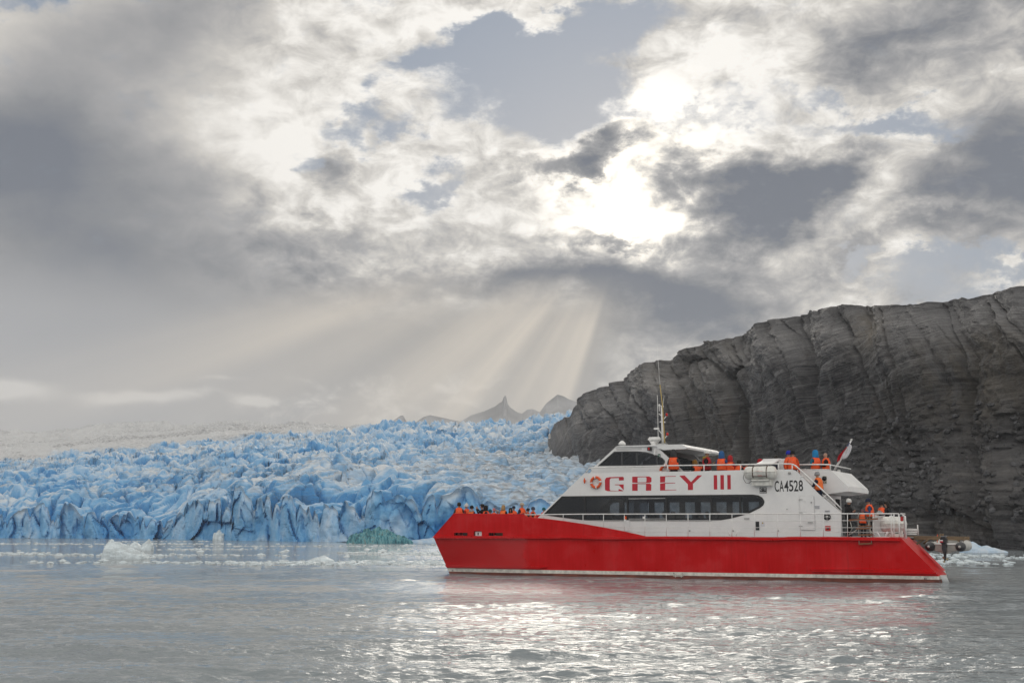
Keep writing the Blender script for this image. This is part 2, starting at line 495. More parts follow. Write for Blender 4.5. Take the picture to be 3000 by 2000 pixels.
def build_lake():
    # rings of a sheet that is fine near the shore we stand off and coarse far out; the waves themselves live in metres
    ang = np.concatenate([np.linspace(-180, -33, 30)[:-1], np.linspace(-33, 33, 640), np.linspace(33, 180, 30)[1:]])
    py = np.concatenate([np.geomspace(15000, 2150, 14)[:-1], np.linspace(2150, 1690, 600), np.linspace(1690, 1549.2, 120)[1:]])
    dist = CAM_H * 3500.0 / (py - 1548)
    dist = np.concatenate([[0.02], dist, [9000.0, 16000.0]])
    a = np.radians(ang)
    X = np.sin(a)[None, :] * dist[:, None]; Y = np.cos(a)[None, :] * dist[:, None]
    sp = np.gradient(dist)[:, None] * np.ones_like(X)
    spx = np.gradient(a)[None, :] * dist[:, None]
    Z = np.zeros_like(X)
    r = np.random.default_rng(3)
    n = 64
    lam = np.geomspace(0.20, 4.5, n)
    for i in range(n):
        th = R(86) + r.normal(0, 0.5)
        k = 2 * math.pi / lam[i]
        amp = 0.0074 * lam[i] ** 0.95
        if lam[i] > 0.8: amp *= 0.45
        fade = sst(lam[i] / (np.maximum(sp, spx * 0.7) + 1e-6), 2.0, 3.6)
        ph = k * (X * math.cos(th) + Y * math.sin(th)) + r.uniform(0, 6.28)
        patch = 1.0
        Z += amp * fade * np.sin(ph + 0.5 * np.sin(ph * 0.37 + i))
    gust = 0.62 + 0.35 * fbm(X * 0.035, Y * 0.10, X * 0, 3, 5) + 0.5 * fbm(X * 0.12 + Y * 0.05, Y * 0.55, X * 0, 3, 8)
    Z *= np.clip(gust, 0.15, 1.3) * sst(dist, 4, 10)[:, None] * sst(260 - dist, 0, 120)[:, None]
    P = np.stack([X, Y, Z], -1)
    o = grid_mesh('lake', P, lake_material())
    tag(o, 'grey rippled glacial lake filling the foreground', None, kind='structure')


build_lake()


# ================================================================== the glacier
def interp(xs, ys):
    xs = np.array(xs, float); ys = np.array(ys, float)
    return lambda q: np.interp(q, xs, ys)


def ice_material(name='glacier_ice', berg=False):
    m = bpy.data.materials.new(name); m.use_nodes = True
    nb = NB(m.node_tree); p = m.node_tree.nodes['Principled BSDF']
    def at(k):
        n = nb.new('ShaderNodeAttribute'); n.attribute_name = k; return n.outputs['Fac']
    pos = nb.new('ShaderNodeNewGeometry').outputs['Position']
    fresh, dirt, old = at('fresh'), at('dirt'), at('old')
    n1 = nb.noise(pos, 0.22, 5.0, 0.6).outputs['Fac']
    n2 = nb.noise(nb.mapping(pos, scale=(0.5, 0.5, 2.2)), 1.0, 6.0, 0.65).outputs['Fac']
    n3 = nb.noise(nb.mapping(pos, scale=(1.1, 1.1, 0.22)), 1.0, 5.0, 0.65).outputs['Fac']
    f = nb.add(fresh, nb.add(nb.mad(n1, 0.7, -0.35), nb.mad(n3, 0.5, -0.25)))
    c = nb.ramp(f, [(0.0, (0.66, 0.71, 0.76)), (0.22, (0.54, 0.66, 0.78)), (0.45, (0.34, 0.54, 0.76)), (0.7, (0.17, 0.42, 0.70)), (1.0, (0.055, 0.27, 0.58))])
    oldc = nb.mix(n1, (0.66, 0.68, 0.70, 1), (0.54, 0.54, 0.54, 1))
    c = nb.mix(nb.m('MULTIPLY', old, 1.0, clamp=True), c, oldc)
    d = nb.m('MULTIPLY', dirt, nb.sm(n2, 0.38, 0.66), clamp=True)
    c = nb.mix(nb.mul(d, 0.82), c, (0.14, 0.14, 0.15, 1))
    nb.put(p.inputs['Base Color'], c)
    nb.put(p.inputs['Roughness'], nb.lin(n2, 0.3, 0.7, 0.32, 0.6))
    p.inputs['Specular IOR Level'].default_value = 0.45
    b = nb.new('ShaderNodeBump'); b.inputs['Strength'].default_value = 0.55; b.inputs['Distance'].default_value = 0.55
    nb.put(b.inputs['Height'], nb.add(n2, nb.mul(nb.noise(pos, 1.4, 5.0, 0.65).outputs['Fac'], 0.7)))
    nb.put(p.inputs['Normal'], b.outputs[0])
    return m


front_d = interp([-600, 0, 550, 1100, 1350, 1700, 2300], [360, 322, 272, 208, 200, 195, 190])
crest_y = interp([-600, 0, 120, 240, 330, 430, 560, 900, 1040, 1300, 1500, 1560, 1620, 1750, 2300], [1290, 1272, 1269, 1256, 1248, 1248, 1249, 1256, 1264, 1262, 1262, 1250, 1238, 1226, 1208])
lip_y = interp([-600, 0, 250, 500, 640, 820, 1000, 1150, 1400, 1700, 2300], [1506, 1503, 1499, 1512, 1502, 1486, 1484, 1490, 1492, 1490, 1490])
# where the blue broken ice gives way to smooth weathered ice (picture height along the front)
smooth_y = interp([-600, 0, 300, 600, 900, 1100, 1300, 2300], [1410, 1376, 1344, 1316, 1292, 1274, 1254, 1240])


def seracs(X, Y, X0, tt, old):
    """height of the broken surface (m) and its freshness, at world x, y"""
    wx = X + 1.9 * fbm(X * 0.11, Y * 0.11, X * 0, 3, 21); wy = Y + 1.9 * fbm(X * 0.11, Y * 0.11, X * 0, 3, 41)
    big = 0.65 + 0.5 * tt
    s = 6.6
    ca, sa = math.cos(0.30), math.sin(0.30)
    u = (wx * ca + wy * sa) / (s * 1.35); v = (-wx * sa + wy * ca) / (s * 1.0)
    f1, f2, cx, cy, qx, qy = voronoi2(u, v, 3)
    z0 = np.zeros_like(cx)
    h0 = _h(cx, cy, z0, 50); tx = _h(cx, cy, z0, 51) - 0.5; ty = _h(cx, cy, z0, 52) - 0.35
    edge = f2 - f1
    an = 6.283 * _h(cx, cy, z0, 53); fin = 0.32 - np.abs(qx * np.cos(an) + 0.55 * qy * np.sin(an) + 0.15 * (h0 - 0.5))
    pk = _h(cx, cy, z0, 54)
    blk = 3.0 * h0 + 4.2 * (tx * qx + ty * 1.9 * qy) + 5.5 * fin * (0.35 + pk) - 3.4 * (1 - sst(edge, 0.0, 0.22))
    g1, g2, dx, dy, rx, ry = voronoi2(u * 2.3 + 4.4, v * 2.3 + 1.2, 9)
    h1 = _h(dx, dy, z0, 60); t1 = _h(dx, dy, z0, 61) - 0.5; t2 = _h(dx, dy, z0, 62) - 0.4
    an2 = 6.283 * _h(dx, dy, z0, 63)
    sm_ = 0.8 * h1 + 2.2 * (0.3 - np.abs(rx * np.cos(an2) + 0.6 * ry * np.sin(an2))) * _h(dx, dy, z0, 64) + 1.7 * (t1 * rx + t2 * 1.7 * ry) - 0.7 * (1 - sst(g2 - g1, 0.0, 0.22))
    rid = ridged(X * 0.06, Y * 0.045, X * 0, 3, 77)
    z = big * (blk + sm_) + 1.4 * rid + 0.22 * fbm(X * 0.7, Y * 0.7, X * 0, 3, 90)
    zo = 2.6 * ridged(X * 0.02, Y * 0.03, X * 0, 3, 31) + 1.5 * ridged(X * 0.10, Y * 0.16, X * 0, 3, 32) + 0.15 * fbm(X * 0.6, Y * 0.6, X * 0, 3, 33)
    zz = z * (1 - old) + zo * old
    crack = np.maximum(1 - sst(edge, 0.0, 0.34), 0.7 * (1 - sst(g2 - g1, 0.0, 0.24)))
    face = np.clip(-(ty * 1.9 * 0 + qy) * 0.9, 0, 1)
    return zz, crack, h0, face


def build_glacier():
    cols = np.linspace(-260, 1980, 640)
    nt = 640
    t = np.concatenate([np.linspace(0, 0.35, 330), np.linspace(0.35, 1.0, nt - 330 + 1)[1:], [1.05]])
    CX, TT = np.meshgrid(cols, t)
    wob = front_d(cols) * (cols - 1500) / 3500.0
    df = (front_d(cols) + 7.0 * fbm(wob * 0.022, wob * 0, wob * 0, 3, 350) + 2.0 * fbm(wob * 0.1, wob * 0, wob * 0, 2, 355))[None, :]
    ratio = 3.4
    d = df * ratio ** TT
    ly = lip_y(cols)[None, :]; cy = crest_y(cols)[None, :]
    yl = ly + (cy - ly) * np.clip(TT, 0, 1) ** 0.78
    sy = smooth_y(cols)[None, :] + 9 * fbm(CX * 0.012, TT * 8, CX * 0, 3, 5)
    old = sst(sy - yl, -5, 16) * sst(1500 - CX, 0, 420)
    z = CAM_H + d * (1548 - yl) / 3500.0
    z = np.where(TT > 1.0, z - 30, z)
    X = d * (CX - 1500) / 3500.0; Y = d
    zz, crack, h0, face = seracs(X, Y, CX, TT, old)
    lift = sst(TT, 0.0, 0.03)
    amp = 1.0
    zz = zz - 1.0
    # dirty folded ice at the right, where the glacier grinds past the cliff
    fold = sst(CX, 1050, 1500) * sst(TT, 0.75, 0.35)
    zz = zz * (1 - 0.45 * fold) + fold * (1.5 * ridged(X * 0.05 + Y * 0.03, Y * 0.12 - X * 0.03, X * 0, 4, 200))
    Z = z + zz * (0.85 + 0.15 * lift) + (1 - sst(TT, 0.0, 0.10)) * 1.6 * fbm(X * 0.06, X * 0, X * 0, 3, 360)
    # steepness towards the lake
    gz = np.gradient(Z, axis=0) / np.maximum(np.gradient(d, axis=0), 1e-3)
    steep = sst(gz, 0.25, 1.4)
    fresh = 0.20 + 0.34 * steep + 0.38 * crack * (1 - old) + 0.16 * (h0 - 0.5) - 0.12 * TT
    fresh += 0.30 * fbm(X * 0.03, Y * 0.03, X * 0, 4, 300) + 0.10 * (vnoise(X * 0.3, Y * 0.3, X * 0, 305))
    fresh *= (1 - 0.55 * fold)
    dirt = 0.14 + 0.85 * fold + 0.5 * sst(fbm(X * 0.02, Y * 0.05, X * 0, 3, 310), 0.15, 0.7)
    dirt *= (1 - 0.4 * steep)
    dirt += old * 0.55 * sst(fbm(X * 0.012, Y * 0.05, X * 0, 4, 315), -0.1, 0.6)
    ztop = Z[0]
    # the calving face: buttresses, hollows, a toe of slumped ice
    nf = 70
    k = np.linspace(0, 1, nf + 1)[:-1]
    FX = np.repeat(cols[None, :], nf, 0); K = np.repeat(k[:, None], len(cols), 1)
    xf = df * (cols[None, :] - 1500) / 3500.0 * np.ones_like(K)
    zf = -0.8 + (ztop[None, :] + 0.8) * K
    w = xf + 2.0 * fbm(xf * 0.12, zf * 0.12, xf * 0, 3, 400) + 0.9 * zf * fbm(xf * 0.05, zf * 0, xf * 0, 2, 405)
    e1, e2, ex, ey, eqx, eqy = voronoi2(w / 6.5, zf / 15.0 + 0.7, 71)
    hz0 = np.zeros_like(ex)
    but = 3.2 * (_h(ex, ey, hz0, 72) - 0.4) - 0.9 * (1 - sst(e2 - e1, 0.0, 0.4)) + 1.4 * np.abs(vnoise(w * 0.28, zf * 0.06, xf * 0, 415)) + 0.7 * np.abs(vnoise(w * 0.8, zf * 0.15, xf * 0, 416)) + 2.2 * (_h(ex, ey, hz0, 73) - 0.5) * eqx * 2
    j1, j2, jx, jy, jqx, jqy = voronoi2(w / 2.6 + 3, zf / 4.2, 74)
    but += 0.9 * (_h(jx, jy, hz0, 75) - 0.5) - 0.15 * (1 - sst(j2 - j1, 0.0, 0.25)) + 0.5 * fbm(xf * 0.5, zf * 0.4, xf * 0, 4, 420)
    out = but * sst(1 - K, 0.0, 0.25) + 2.2 * (1 - K) ** 2.2 - 0.8
    yf = df - out * sst(1.02 - K, 0, 0.12) * 1.0
    PX = xf * (yf / df)
    Pf = np.stack([PX, yf * np.ones_like(PX), zf], -1)
    ffresh = 0.50 + 0.26 * (1 - K) + 0.2 * (1 - sst(e2 - e1, 0.0, 0.4)) - 0.28 * sst(K, 0.75, 1.0) + 0.22 * fbm(xf * 0.09, zf * 0.12, xf * 0, 3, 440)
    ffresh -= 0.3 * sst(fbm(xf * 0.2, zf * 0.25, xf * 0, 3, 450), 0.25, 0.8) * (1 - K) ** 2
    fdirt = 0.02 + 0.12 * sst(fbm(xf * 0.05, zf * 0.3, xf * 0, 3, 460), 0.2, 0.8)
    P = np.concatenate([Pf, np.stack([X, Y * np.ones_like(X), Z], -1)], 0)
    at = {'fresh': np.concatenate([ffresh, fresh], 0), 'dirt': np.concatenate([fdirt, dirt], 0), 'old': np.concatenate([np.zeros_like(ffresh), old], 0)}
    o = grid_mesh('glacier', P, MATS.setdefault('ice', ice_material()), at)
    o.data.set_sharp_from_angle(angle=R(42))
    tag(o, 'broken blue glacier with jagged seracs and a calving front on the lake', kind='structure')


build_glacier()


# ================================================================== the cliff
def rock_material():
    m = bpy.data.materials.new('cliff_rock'); m.use_nodes = True
    nb = NB(m.node_tree); p = m.node_tree.nodes['Principled BSDF']
    def at(k):
        n = nb.new('ShaderNodeAttribute'); n.attribute_name = k; return n.outputs['Fac']
    pos = nb.new('ShaderNodeNewGeometry').outputs['Position']
    bed, tan, scree = at('bed'), at('tan'), at('scree')
    wn = nb.noise(pos, 0.09, 4.0, 0.55).outputs['Fac']
    n1 = nb.noise(pos, 0.35, 6.0, 0.62).outputs['Fac']
    strata = nb.noise(nb.vec(nb.mul(wn, 2.0), 0.0, nb.mul(bed, 1.35)), 1.0, 6.0, 0.72).outputs['Fac']
    fineb = nb.noise(nb.vec(nb.mul(n1, 0.8), 0.0, nb.mul(bed, 5.5)), 1.0, 4.0, 0.7).outputs['Fac']
    streak = nb.noise(nb.vec(nb.mul(at('lean'), 0.55), 0.0, nb.mul(bed, 0.03)), 1.0, 6.0, 0.68).outputs['Fac']
    c = nb.ramp(nb.lin(nb.add(nb.mul(strata, 0.6), nb.add(nb.mul(n1, 0.25), nb.mul(fineb, 0.25))), 0.40, 0.70, 0.34, 0.72), [
        (0.38, (0.014, 0.015, 0.018)), (0.47, (0.045, 0.045, 0.049)), (0.56, (0.105, 0.103, 0.102)), (0.68, (0.24, 0.233, 0.222))])
    c = nb.mix(nb.mul(nb.sm(streak, 0.51, 0.62), 0.65), c, (0.028, 0.027, 0.03, 1))
    c = nb.mix(nb.mul(nb.sm(streak, 0.47, 0.36), 0.5), c, (0.19, 0.185, 0.175, 1))
    tn = nb.m('MULTIPLY', tan, nb.sm(nb.add(nb.mul(streak, 0.6), nb.mul(n1, 0.5)), 0.38, 0.66), clamp=True)
    c = nb.mix(nb.mul(tn, 0.75), c, (0.20, 0.168, 0.118, 1))
    rust = nb.noise(nb.mapping(pos, (9, 4, 1), scale=(0.16, 0.16, 0.07)), 1.0, 5.0, 0.6).outputs['Fac']
    c = nb.mix(nb.mul(nb.sm(rust, 0.56, 0.74), 0.28), c, (0.115, 0.085, 0.06, 1))
    c = nb.mix(nb.mul(scree, 0.75), c, nb.mix(n1, (0.022, 0.023, 0.026, 1), (0.07, 0.07, 0.072, 1)))
    nb.put(p.inputs['Base Color'], c)
    c = nb.vm('MULTIPLY', c, (0.93, 0.95, 1.02))
    nb.put(p.inputs['Base Color'], c)
    nb.put(p.inputs['Roughness'], nb.lin(n1, 0.3, 0.7, 0.36, 0.62))
    b = nb.new('ShaderNodeBump'); b.inputs['Strength'].default_value = 1.0; b.inputs['Distance'].default_value = 1.1
    nb.put(b.inputs['Height'], nb.add(nb.add(nb.mul(strata, 0.55), nb.mul(streak, 1.3)), nb.add(nb.mul(fineb, 0.35), nb.mul(nb.noise(pos, 1.3, 6.0, 0.68).outputs['Fac'], 0.7))))
    nb.put(p.inputs['Normal'], b.outputs[0])
    return m


# the wall in plan: picture column, distance; and its skyline
wall_d = interp([1612, 1640, 1800, 2100, 2500, 3000, 3500], [322, 300, 268, 222, 172, 136, 120])
sky_y = interp([1612, 1618, 1630, 1660, 1689, 1704, 1749, 1832, 1868, 1951, 2058, 2118, 2195, 2314, 2433, 2528, 2641, 2719, 2873, 2909, 3000, 3120, 3500],
               [1284, 1266, 1243, 1233, 1222, 1187, 1145, 1109, 1074, 1050, 1014, 993, 984, 943, 910, 889, 892, 886, 871, 853, 846, 835, 830])


def build_cliff():
    main = np.concatenate([np.linspace(1612, 3060, 760)[:-1], np.linspace(3060, 3500, 50)])
    back = np.linspace(0, 1, 26)[::-1][:-1]
    cols = np.concatenate([1612 + 60 * back ** 2, main])
    dist = np.concatenate([322 + 180 * back ** 1.3, wall_d(main)])
    nr = 430
    t = np.linspace(0, 1, nr)
    T, CX = np.meshgrid(t, cols, indexing='ij')
    D = np.repeat(dist[None, :], nr, 0)
    setb = 34.0
    topd = dist + setb
    ztop = CAM_H + topd * (1548 - sky_y(np.minimum(np.maximum(cols, 1612), 3500))) / 3500.0
    x0 = dist * (cols - 1500) / 3500.0
    # foot to rim: steep slabs, a bench of rubble low on the right, rounding over at the top
    bench = sst(CX, 2250, 2600)
    tb = 0.30 + 0.10 * np.sin(CX * 0.006)
    s = np.clip(T, 0, 1)
    run = 0.42 * s + 0.58 * sst(s, 0.62, 1.02) ** 1.6
    run = run + bench * 0.30 * (sst(s, 0.16, 0.42) - sst(s, 0.5, 1.0))
    dd = D + setb * run
    Z = -1.5 + (ztop[None, :] + 1.5) * s
    X = dd * (CX - 1500) / 3500.0
    Y = dd.copy()
    # outward direction (towards the lake) in plan
    tx = np.gradient(x0); ty = np.gradient(dist); L = np.hypot(tx, ty)
    nx = ty / L; ny = -tx / L
    sw = np.where(nx * (-x0) + ny * (-dist) < 0, -1, 1); nx *= sw; ny *= sw
    along = np.concatenate([[0], np.cumsum(np.hypot(np.diff(x0), np.diff(dist)))])
    A = np.repeat(along[None, :], nr, 0)
    # folded bedding
    warp = 5.0 * fbm(A * 0.018, Z * 0.03, A * 0, 3, 500) + 1.6 * fbm(A * 0.08, Z * 0.10, A * 0, 3, 505)
    bed = Z + warp - 0.10 * A + 3.0 * np.sin(A * 0.045 + 0.8)
    # slabs and gullies that lean to the right going up
    q = A + 0.42 * Z + 3.0 * fbm(A * 0.03, Z * 0.05, A * 0, 3, 510)
    bil = lambda *w_: np.abs(vnoise(*w_)) ** 0.8
    z_ = A * 0
    gul = 8.0 * bil(q * 0.034, Z * 0.008, z_, 520) ** 0.8 + 4.2 * bil(q * 0.085 + 3, Z * 0.02, z_, 521) ** 0.8 + 1.5 * bil(q * 0.21 + 7, Z * 0.05, z_, 522) - 4.6
    v1, v2, vcx, vcy, vqx, vqy = voronoi2(q / 15.0, Z / 30.0 + 0.013 * A, 530)
    zz = np.zeros_like(vcx)
    slab = 1.6 * (_h(vcx, vcy, zz, 531) - 0.5) + 2.2 * (_h(vcx, vcy, zz, 532) - 0.5) * vqx - 1.0 * (1 - sst(v2 - v1, 0.0, 0.07))
    crk = np.abs(vnoise(q * 0.16, Z * 0.035 + 5, z_, 535))
    slab = slab - 0.8 * (1 - sst(crk, 0.0, 0.06)) * sst(vnoise(A * 0.05, Z * 0.05, z_, 536), -0.2, 0.4)
    b1, b2, bcx, bcy, bqx, bqy = voronoi2(q / 3.4, bed / 2.6, 540)
    blocks = 0.9 * (_h(bcx, bcy, zz, 541) - 0.5) - 0.30 * (1 - sst(b2 - b1, 0.0, 0.16))
    led = vnoise(bed * 1.1, A * 0.02, A * 0, 550) * 0.42 + vnoise(bed * 2.9, A * 0.05, A * 0, 551) * 0.22
    fine = 0.42 * fbm(A * 0.5, Z * 0.5, A * 0, 4, 560)
    # rubble bench
    scree = bench * sst(s, 0.10, 0.20) * sst(0.56 - s + 0.10 * fbm(A * 0.06, Z * 0.06, A * 0, 3, 570), 0.0, 0.13)
    scree = np.clip(scree * (0.55 + 0.9 * fbm(A * 0.05 + Z * 0.04, Z * 0.10, A * 0, 3, 575)), 0, 1)
    r1, r2, rcx, rcy, rqx, rqy = voronoi2(A / 1.3, Z / 0.9, 580)
    rub = 0.8 * _h(rcx, rcy, zz, 581) * sst(0.62 - r1, 0, 0.45)
    off = gul + slab + (0.22 * blocks + 0.16 * led) * (1 - 0.7 * scree) + fine + rub * (0.25 + 1.5 * scree)
    env = (sst(s, 0.0, 0.04) * 0.8 + 0.2) * (0.25 + 0.75 * sst(CX, 1640, 1800))
    X = X + nx[None, :] * off * env; Y = Y + ny[None, :] * off * env
    # small knobs along the rim
    Z = Z + sst(s, 0.90, 1.0) * (0.5 * fbm(A * 0.09, A * 0, A * 0, 4, 590) + 0.2 * fbm(A * 0.6, A * 0, A * 0, 3, 592))
    # cap running back behind the rim
    cap = []
    for kk, (bk, dz) in enumerate([(6, 0.6), (16, 0.2), (40, -3), (90, -14), (160, -40)]):
        cap.append(np.stack([X[-1] + bk * (0.25 + 0 * nx), Y[-1] + bk * 0.97, Z[-1] + dz + 0.3 * fbm(along * 0.2, along * 0 + kk, along * 0, 3, 600)], -1))
    P = np.concatenate([np.stack([X, Y, Z], -1), np.array(cap)], 0)
    pad = lambda q_, val=None: np.concatenate([q_, np.repeat(q_[-1:], 5, 0)], 0)
    tan = 0.30 * sst(fbm(A * 0.025, Z * 0.05, A * 0, 3, 610), 0.0, 0.7) + 1.3 * np.exp(-(((CX - 2615) / 60) ** 2 + ((s - 0.86) / 0.10) ** 2)) \
        + 0.75 * sst(0.42 - s, 0, 0.3) * np.exp(-((CX - 2080) / 230) ** 2) + 0.7 * np.exp(-((CX - 2900) / 120) ** 2) * sst(s, 0.35, 0.5) * sst(0.85 - s, 0, 0.2)
    o = grid_mesh('cliff', P, rock_material(), {'bed': pad(bed), 'tan': pad(tan), 'scree': pad(scree), 'lean': pad(q)})
    o.data.set_sharp_from_angle(angle=R(45))
    tag(o, 'dark grey folded rock cliff rising behind the boat', kind='structure')

    # fallen blocks lying on the benches and at the foot
    rr = np.random.default_rng(44)
    inview = (CX > 1950) & (CX < 3080)
    wgt = (np.clip(scree, 0, 1) ** 1.5 + 0.5 * bench * sst(0.05 - s, 0, 0.05) + 0.02 * bench * sst(0.6 - s, 0, 0.2)) * inview
    pick = rr.choice(wgt.size, 700, p=(wgt / wgt.sum()).reshape(-1))
    ico = bmesh.new(); bmesh.ops.create_icosphere(ico, subdivisions=1, radius=1.0)
    base = np.array([v.co[:] for v in ico.verts]); tri = np.array([[v.index for v in f.verts] for f in ico.faces]); ico.free()
    flat = P[:nr].reshape(-1, 3)
    V, F = [], []
    for k, i in enumerate(pick):
        r0 = 0.14 + 0.62 * rr.random() ** 3.0
        q_ = base * (1 + rr.uniform(-0.28, 0.28, (len(base), 1))) * np.array([1.0, rr.uniform(0.6, 1.0), rr.uniform(0.5, 0.9)]) * r0
        a_ = rr.uniform(0, 6.28); ca, sa = math.cos(a_), math.sin(a_)
        q_ = np.stack([q_[:, 0] * ca - q_[:, 1] * sa, q_[:, 0] * sa + q_[:, 1] * ca, q_[:, 2]], -1)
        F.append(tri + len(base) * k); V.append(q_ + flat[i] + np.array([0, 0, 0.15 * r0]))
    rk = mesh_obj('rock_debris', np.concatenate(V), np.concatenate(F), material('fallen_rock', (0.075, 0.076, 0.082), 0.7, var=0.75, vscale=0.9, bump=0.15, bscale=5.0))
    tag(rk, 'fallen rock blocks strewn over the lower right of the cliff', 'rock debris', kind='stuff')


build_cliff()


# ================================================================== far mountains
def build_mountains():
    m = material('mountain_rock', (0.30, 0.30, 0.31), 0.9, var=0.4, vscale=0.01)  # dark rock lightened: part of the distance haze is in the base colour
    D0 = 3000.0
    ridges = {
        'mountain': ([1060, 1110, 1145, 1172, 1180, 1193, 1200, 1216, 1240, 1260, 1290, 1320, 1350, 1380, 1396, 1420, 1450, 1462, 1470, 1477, 1482, 1488, 1496, 1510, 1518, 1530, 1545, 1560, 1582, 1600, 1622, 1634, 1650, 1668, 1690, 1716, 1760, 1820],
                     [1262, 1243, 1234, 1215, 1214, 1236, 1240, 1236, 1219, 1213, 1219, 1226, 1232, 1213, 1208, 1200, 1186, 1176, 1172, 1155, 1152, 1180, 1190, 1200, 1205, 1208, 1196, 1194, 1204, 1178, 1160, 1150, 1154, 1164, 1172, 1166, 1190, 1260], D0),
        'mountain_': ([-400, -150, -60, 0, 12, 30, 60, 200], [1200, 1215, 1238, 1256, 1264, 1272, 1285, 1310], 2200.0),
    }
    for nm, (xs, ys, d0) in ridges.items():
        f = interp(xs, ys)
        cols = np.linspace(xs[0], xs[-1], 420); rows = np.linspace(-1, 1, 60)
        Cg, Rg = np.meshgrid(cols, rows)
        d = d0 + Rg * 400
        top = CAM_H + d0 * (1548 - f(Cg)) / 3500.0
        base = CAM_H + d0 * (1548 - 1320) / 3500.0
        X = d * (Cg - 1500) / 3500.0
        fall = np.abs(Rg) ** 0.8
        h = np.maximum(top - base, 0)
        Z = base + h * (1 - fall) + (1 - np.abs(1 - 2 * np.abs(Rg))) * h * 0.16 * ridged(X * 0.006, d * 0.006, X * 0, 4, 700) - fall * 60
        o = grid_mesh('mountain', np.stack([X, d, Z], -1), m, smooth=False)
        tag(o, 'distant jagged peaks fading in the haze beyond the glacier' if d0 > 2500 else 'low dark hill at the far left edge beyond the ice', kind='structure')


build_mountains()

# ================================================================== the boat
BOW = on_water(1310, 1680); STERN = on_water(2755, 1709)
BYAW = math.atan2(STERN.y - BOW.y, STERN.x - BOW.x)
BX = Vector((math.cos(BYAW), math.sin(BYAW), 0)); BY = Vector((-math.sin(BYAW), math.cos(BYAW), 0))
BLEN = (STERN - BOW).length
BEAM = 8.0
CAB = 0.7                                        # cabin side, inboard of the hull side


def bp(px, py, y=0.0):
    """boat x (aft of the stem) and z of a picture point that lies on the lengthwise plane y metres inboard"""
    d = ray(px, py); o = Vector((0, 0, CAM_H)) - BOW
    t = (y - o.dot(BY)) / d.dot(BY)
    q = o + d * t
    return q.dot(BX), q.z


def bx(px, py, y=0.0): return bp(px, py, y)[0]
def bz(px, py, y=0.0): return bp(px, py, y)[1]
def P3(px, py, y=0.0):
    a, b = bp(px, py, y); return (a, y, b)


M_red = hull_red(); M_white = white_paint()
M_black = material('black_rubber', (0.012, 0.013, 0.015), 0.35, var=0.3)
M_rail = material('white_rail_paint', (0.78, 0.78, 0.77), 0.35, var=0.12, vscale=6)
M_foul = material('antifouling_paint', (0.16, 0.045, 0.03), 0.6, var=0.5, vscale=3, stretch=(0.6, 1, 3))
M_stripe = material('cream_stripe_paint', (0.66, 0.64, 0.58), 0.5, var=0.25, vscale=4)
M_letter_red = material('red_lettering', (0.50, 0.012, 0.03), 0.4, var=0.15)
M_letter_black = material('black_lettering', (0.015, 0.015, 0.017), 0.4)
M_deck = material('grey_deck_paint', (0.25, 0.26, 0.27), 0.7, var=0.2)
M_dark = material('dark_cabin_lining', (0.05, 0.05, 0.055), 0.7)
M_head = material('cabin_headliner', (0.35, 0.34, 0.33), 0.7)
M_seat = material('seat_fabric', (0.03, 0.035, 0.06), 0.8)
M_wood = material('varnished_rung_wood', (0.22, 0.085, 0.035), 0.5, var=0.4, vscale=9, stretch=(1, 8, 8))
M_beam = material('weathered_beam_wood', (0.20, 0.14, 0.085), 0.75, var=0.4, vscale=6, stretch=(0.6, 6, 6))
M_rope = material('rope_fibre', (0.42, 0.40, 0.36), 0.8, var=0.3, vscale=30)
M_orange = material('orange_plastic', (0.72, 0.10, 0.02), 0.45, var=0.15)
M_canister = material('raft_canister_plastic', (0.70, 0.70, 0.66), 0.4, var=0.2, vscale=4)
M_steel = material('galvanised_steel', (0.45, 0.45, 0.44), 0.4, metal=0.8, var=0.25)
M_brown = material('rusty_strap', (0.10, 0.06, 0.04), 0.6, var=0.4)
M_glass = glass_mat('tinted_window_glass', (0.46, 0.48, 0.50))
M_mist = misted_glass()
M_glass2 = glass_mat('bridge_window_glass', (0.50, 0.52, 0.54))
M_glass3 = glass_mat('clear_window_glass', (0.55, 0.57, 0.60))
M_yellow = material('yellow_antenna', (0.45, 0.33, 0.10), 0.5)
M_redlamp = material('red_lamp_glass', (0.45, 0.01, 0.01), 0.2)
M_flag_red = material('flag_red', (0.55, 0.015, 0.03), 0.8)
M_flag_white = material('flag_white', (0.78, 0.78, 0.82), 0.8)
M_flag_blue = material('flag_blue', (0.02, 0.04, 0.25), 0.8)

boat = bpy.data.objects.new('tour_boat', None); C.objects.link(boat)
boat.location = BOW; boat.rotation_euler = (0, 0, BYAW)
boat.empty_display_size = 2
tag(boat, 'red and white two-deck catamaran tour boat carrying passengers in orange vests', 'boat')


def boxm(name, x0, x1, y0, y1, z0, z1, mat, parent=boat, bev=0.0):
    v = [(x, y, z) for x in (x0, x1) for y in (y0, y1) for z in (z0, z1)]
    f = [(0, 1, 3, 2), (4, 6, 7, 5), (0, 4, 5, 1), (2, 3, 7, 6), (0, 2, 6, 4), (1, 5, 7, 3)]
    o = mesh_obj(name, v, f, mat, parent)
    if bev: bevel(o, bev)
    return o


def bevel(o, w, seg=2):
    bm = bmesh.new(); bm.from_mesh(o.data)
    bmesh.ops.bevel(bm, geom=list(bm.edges), offset=w, segments=seg, affect='EDGES', clamp_overlap=True)
    bm.to_mesh(o.data); bm.free()
    return o


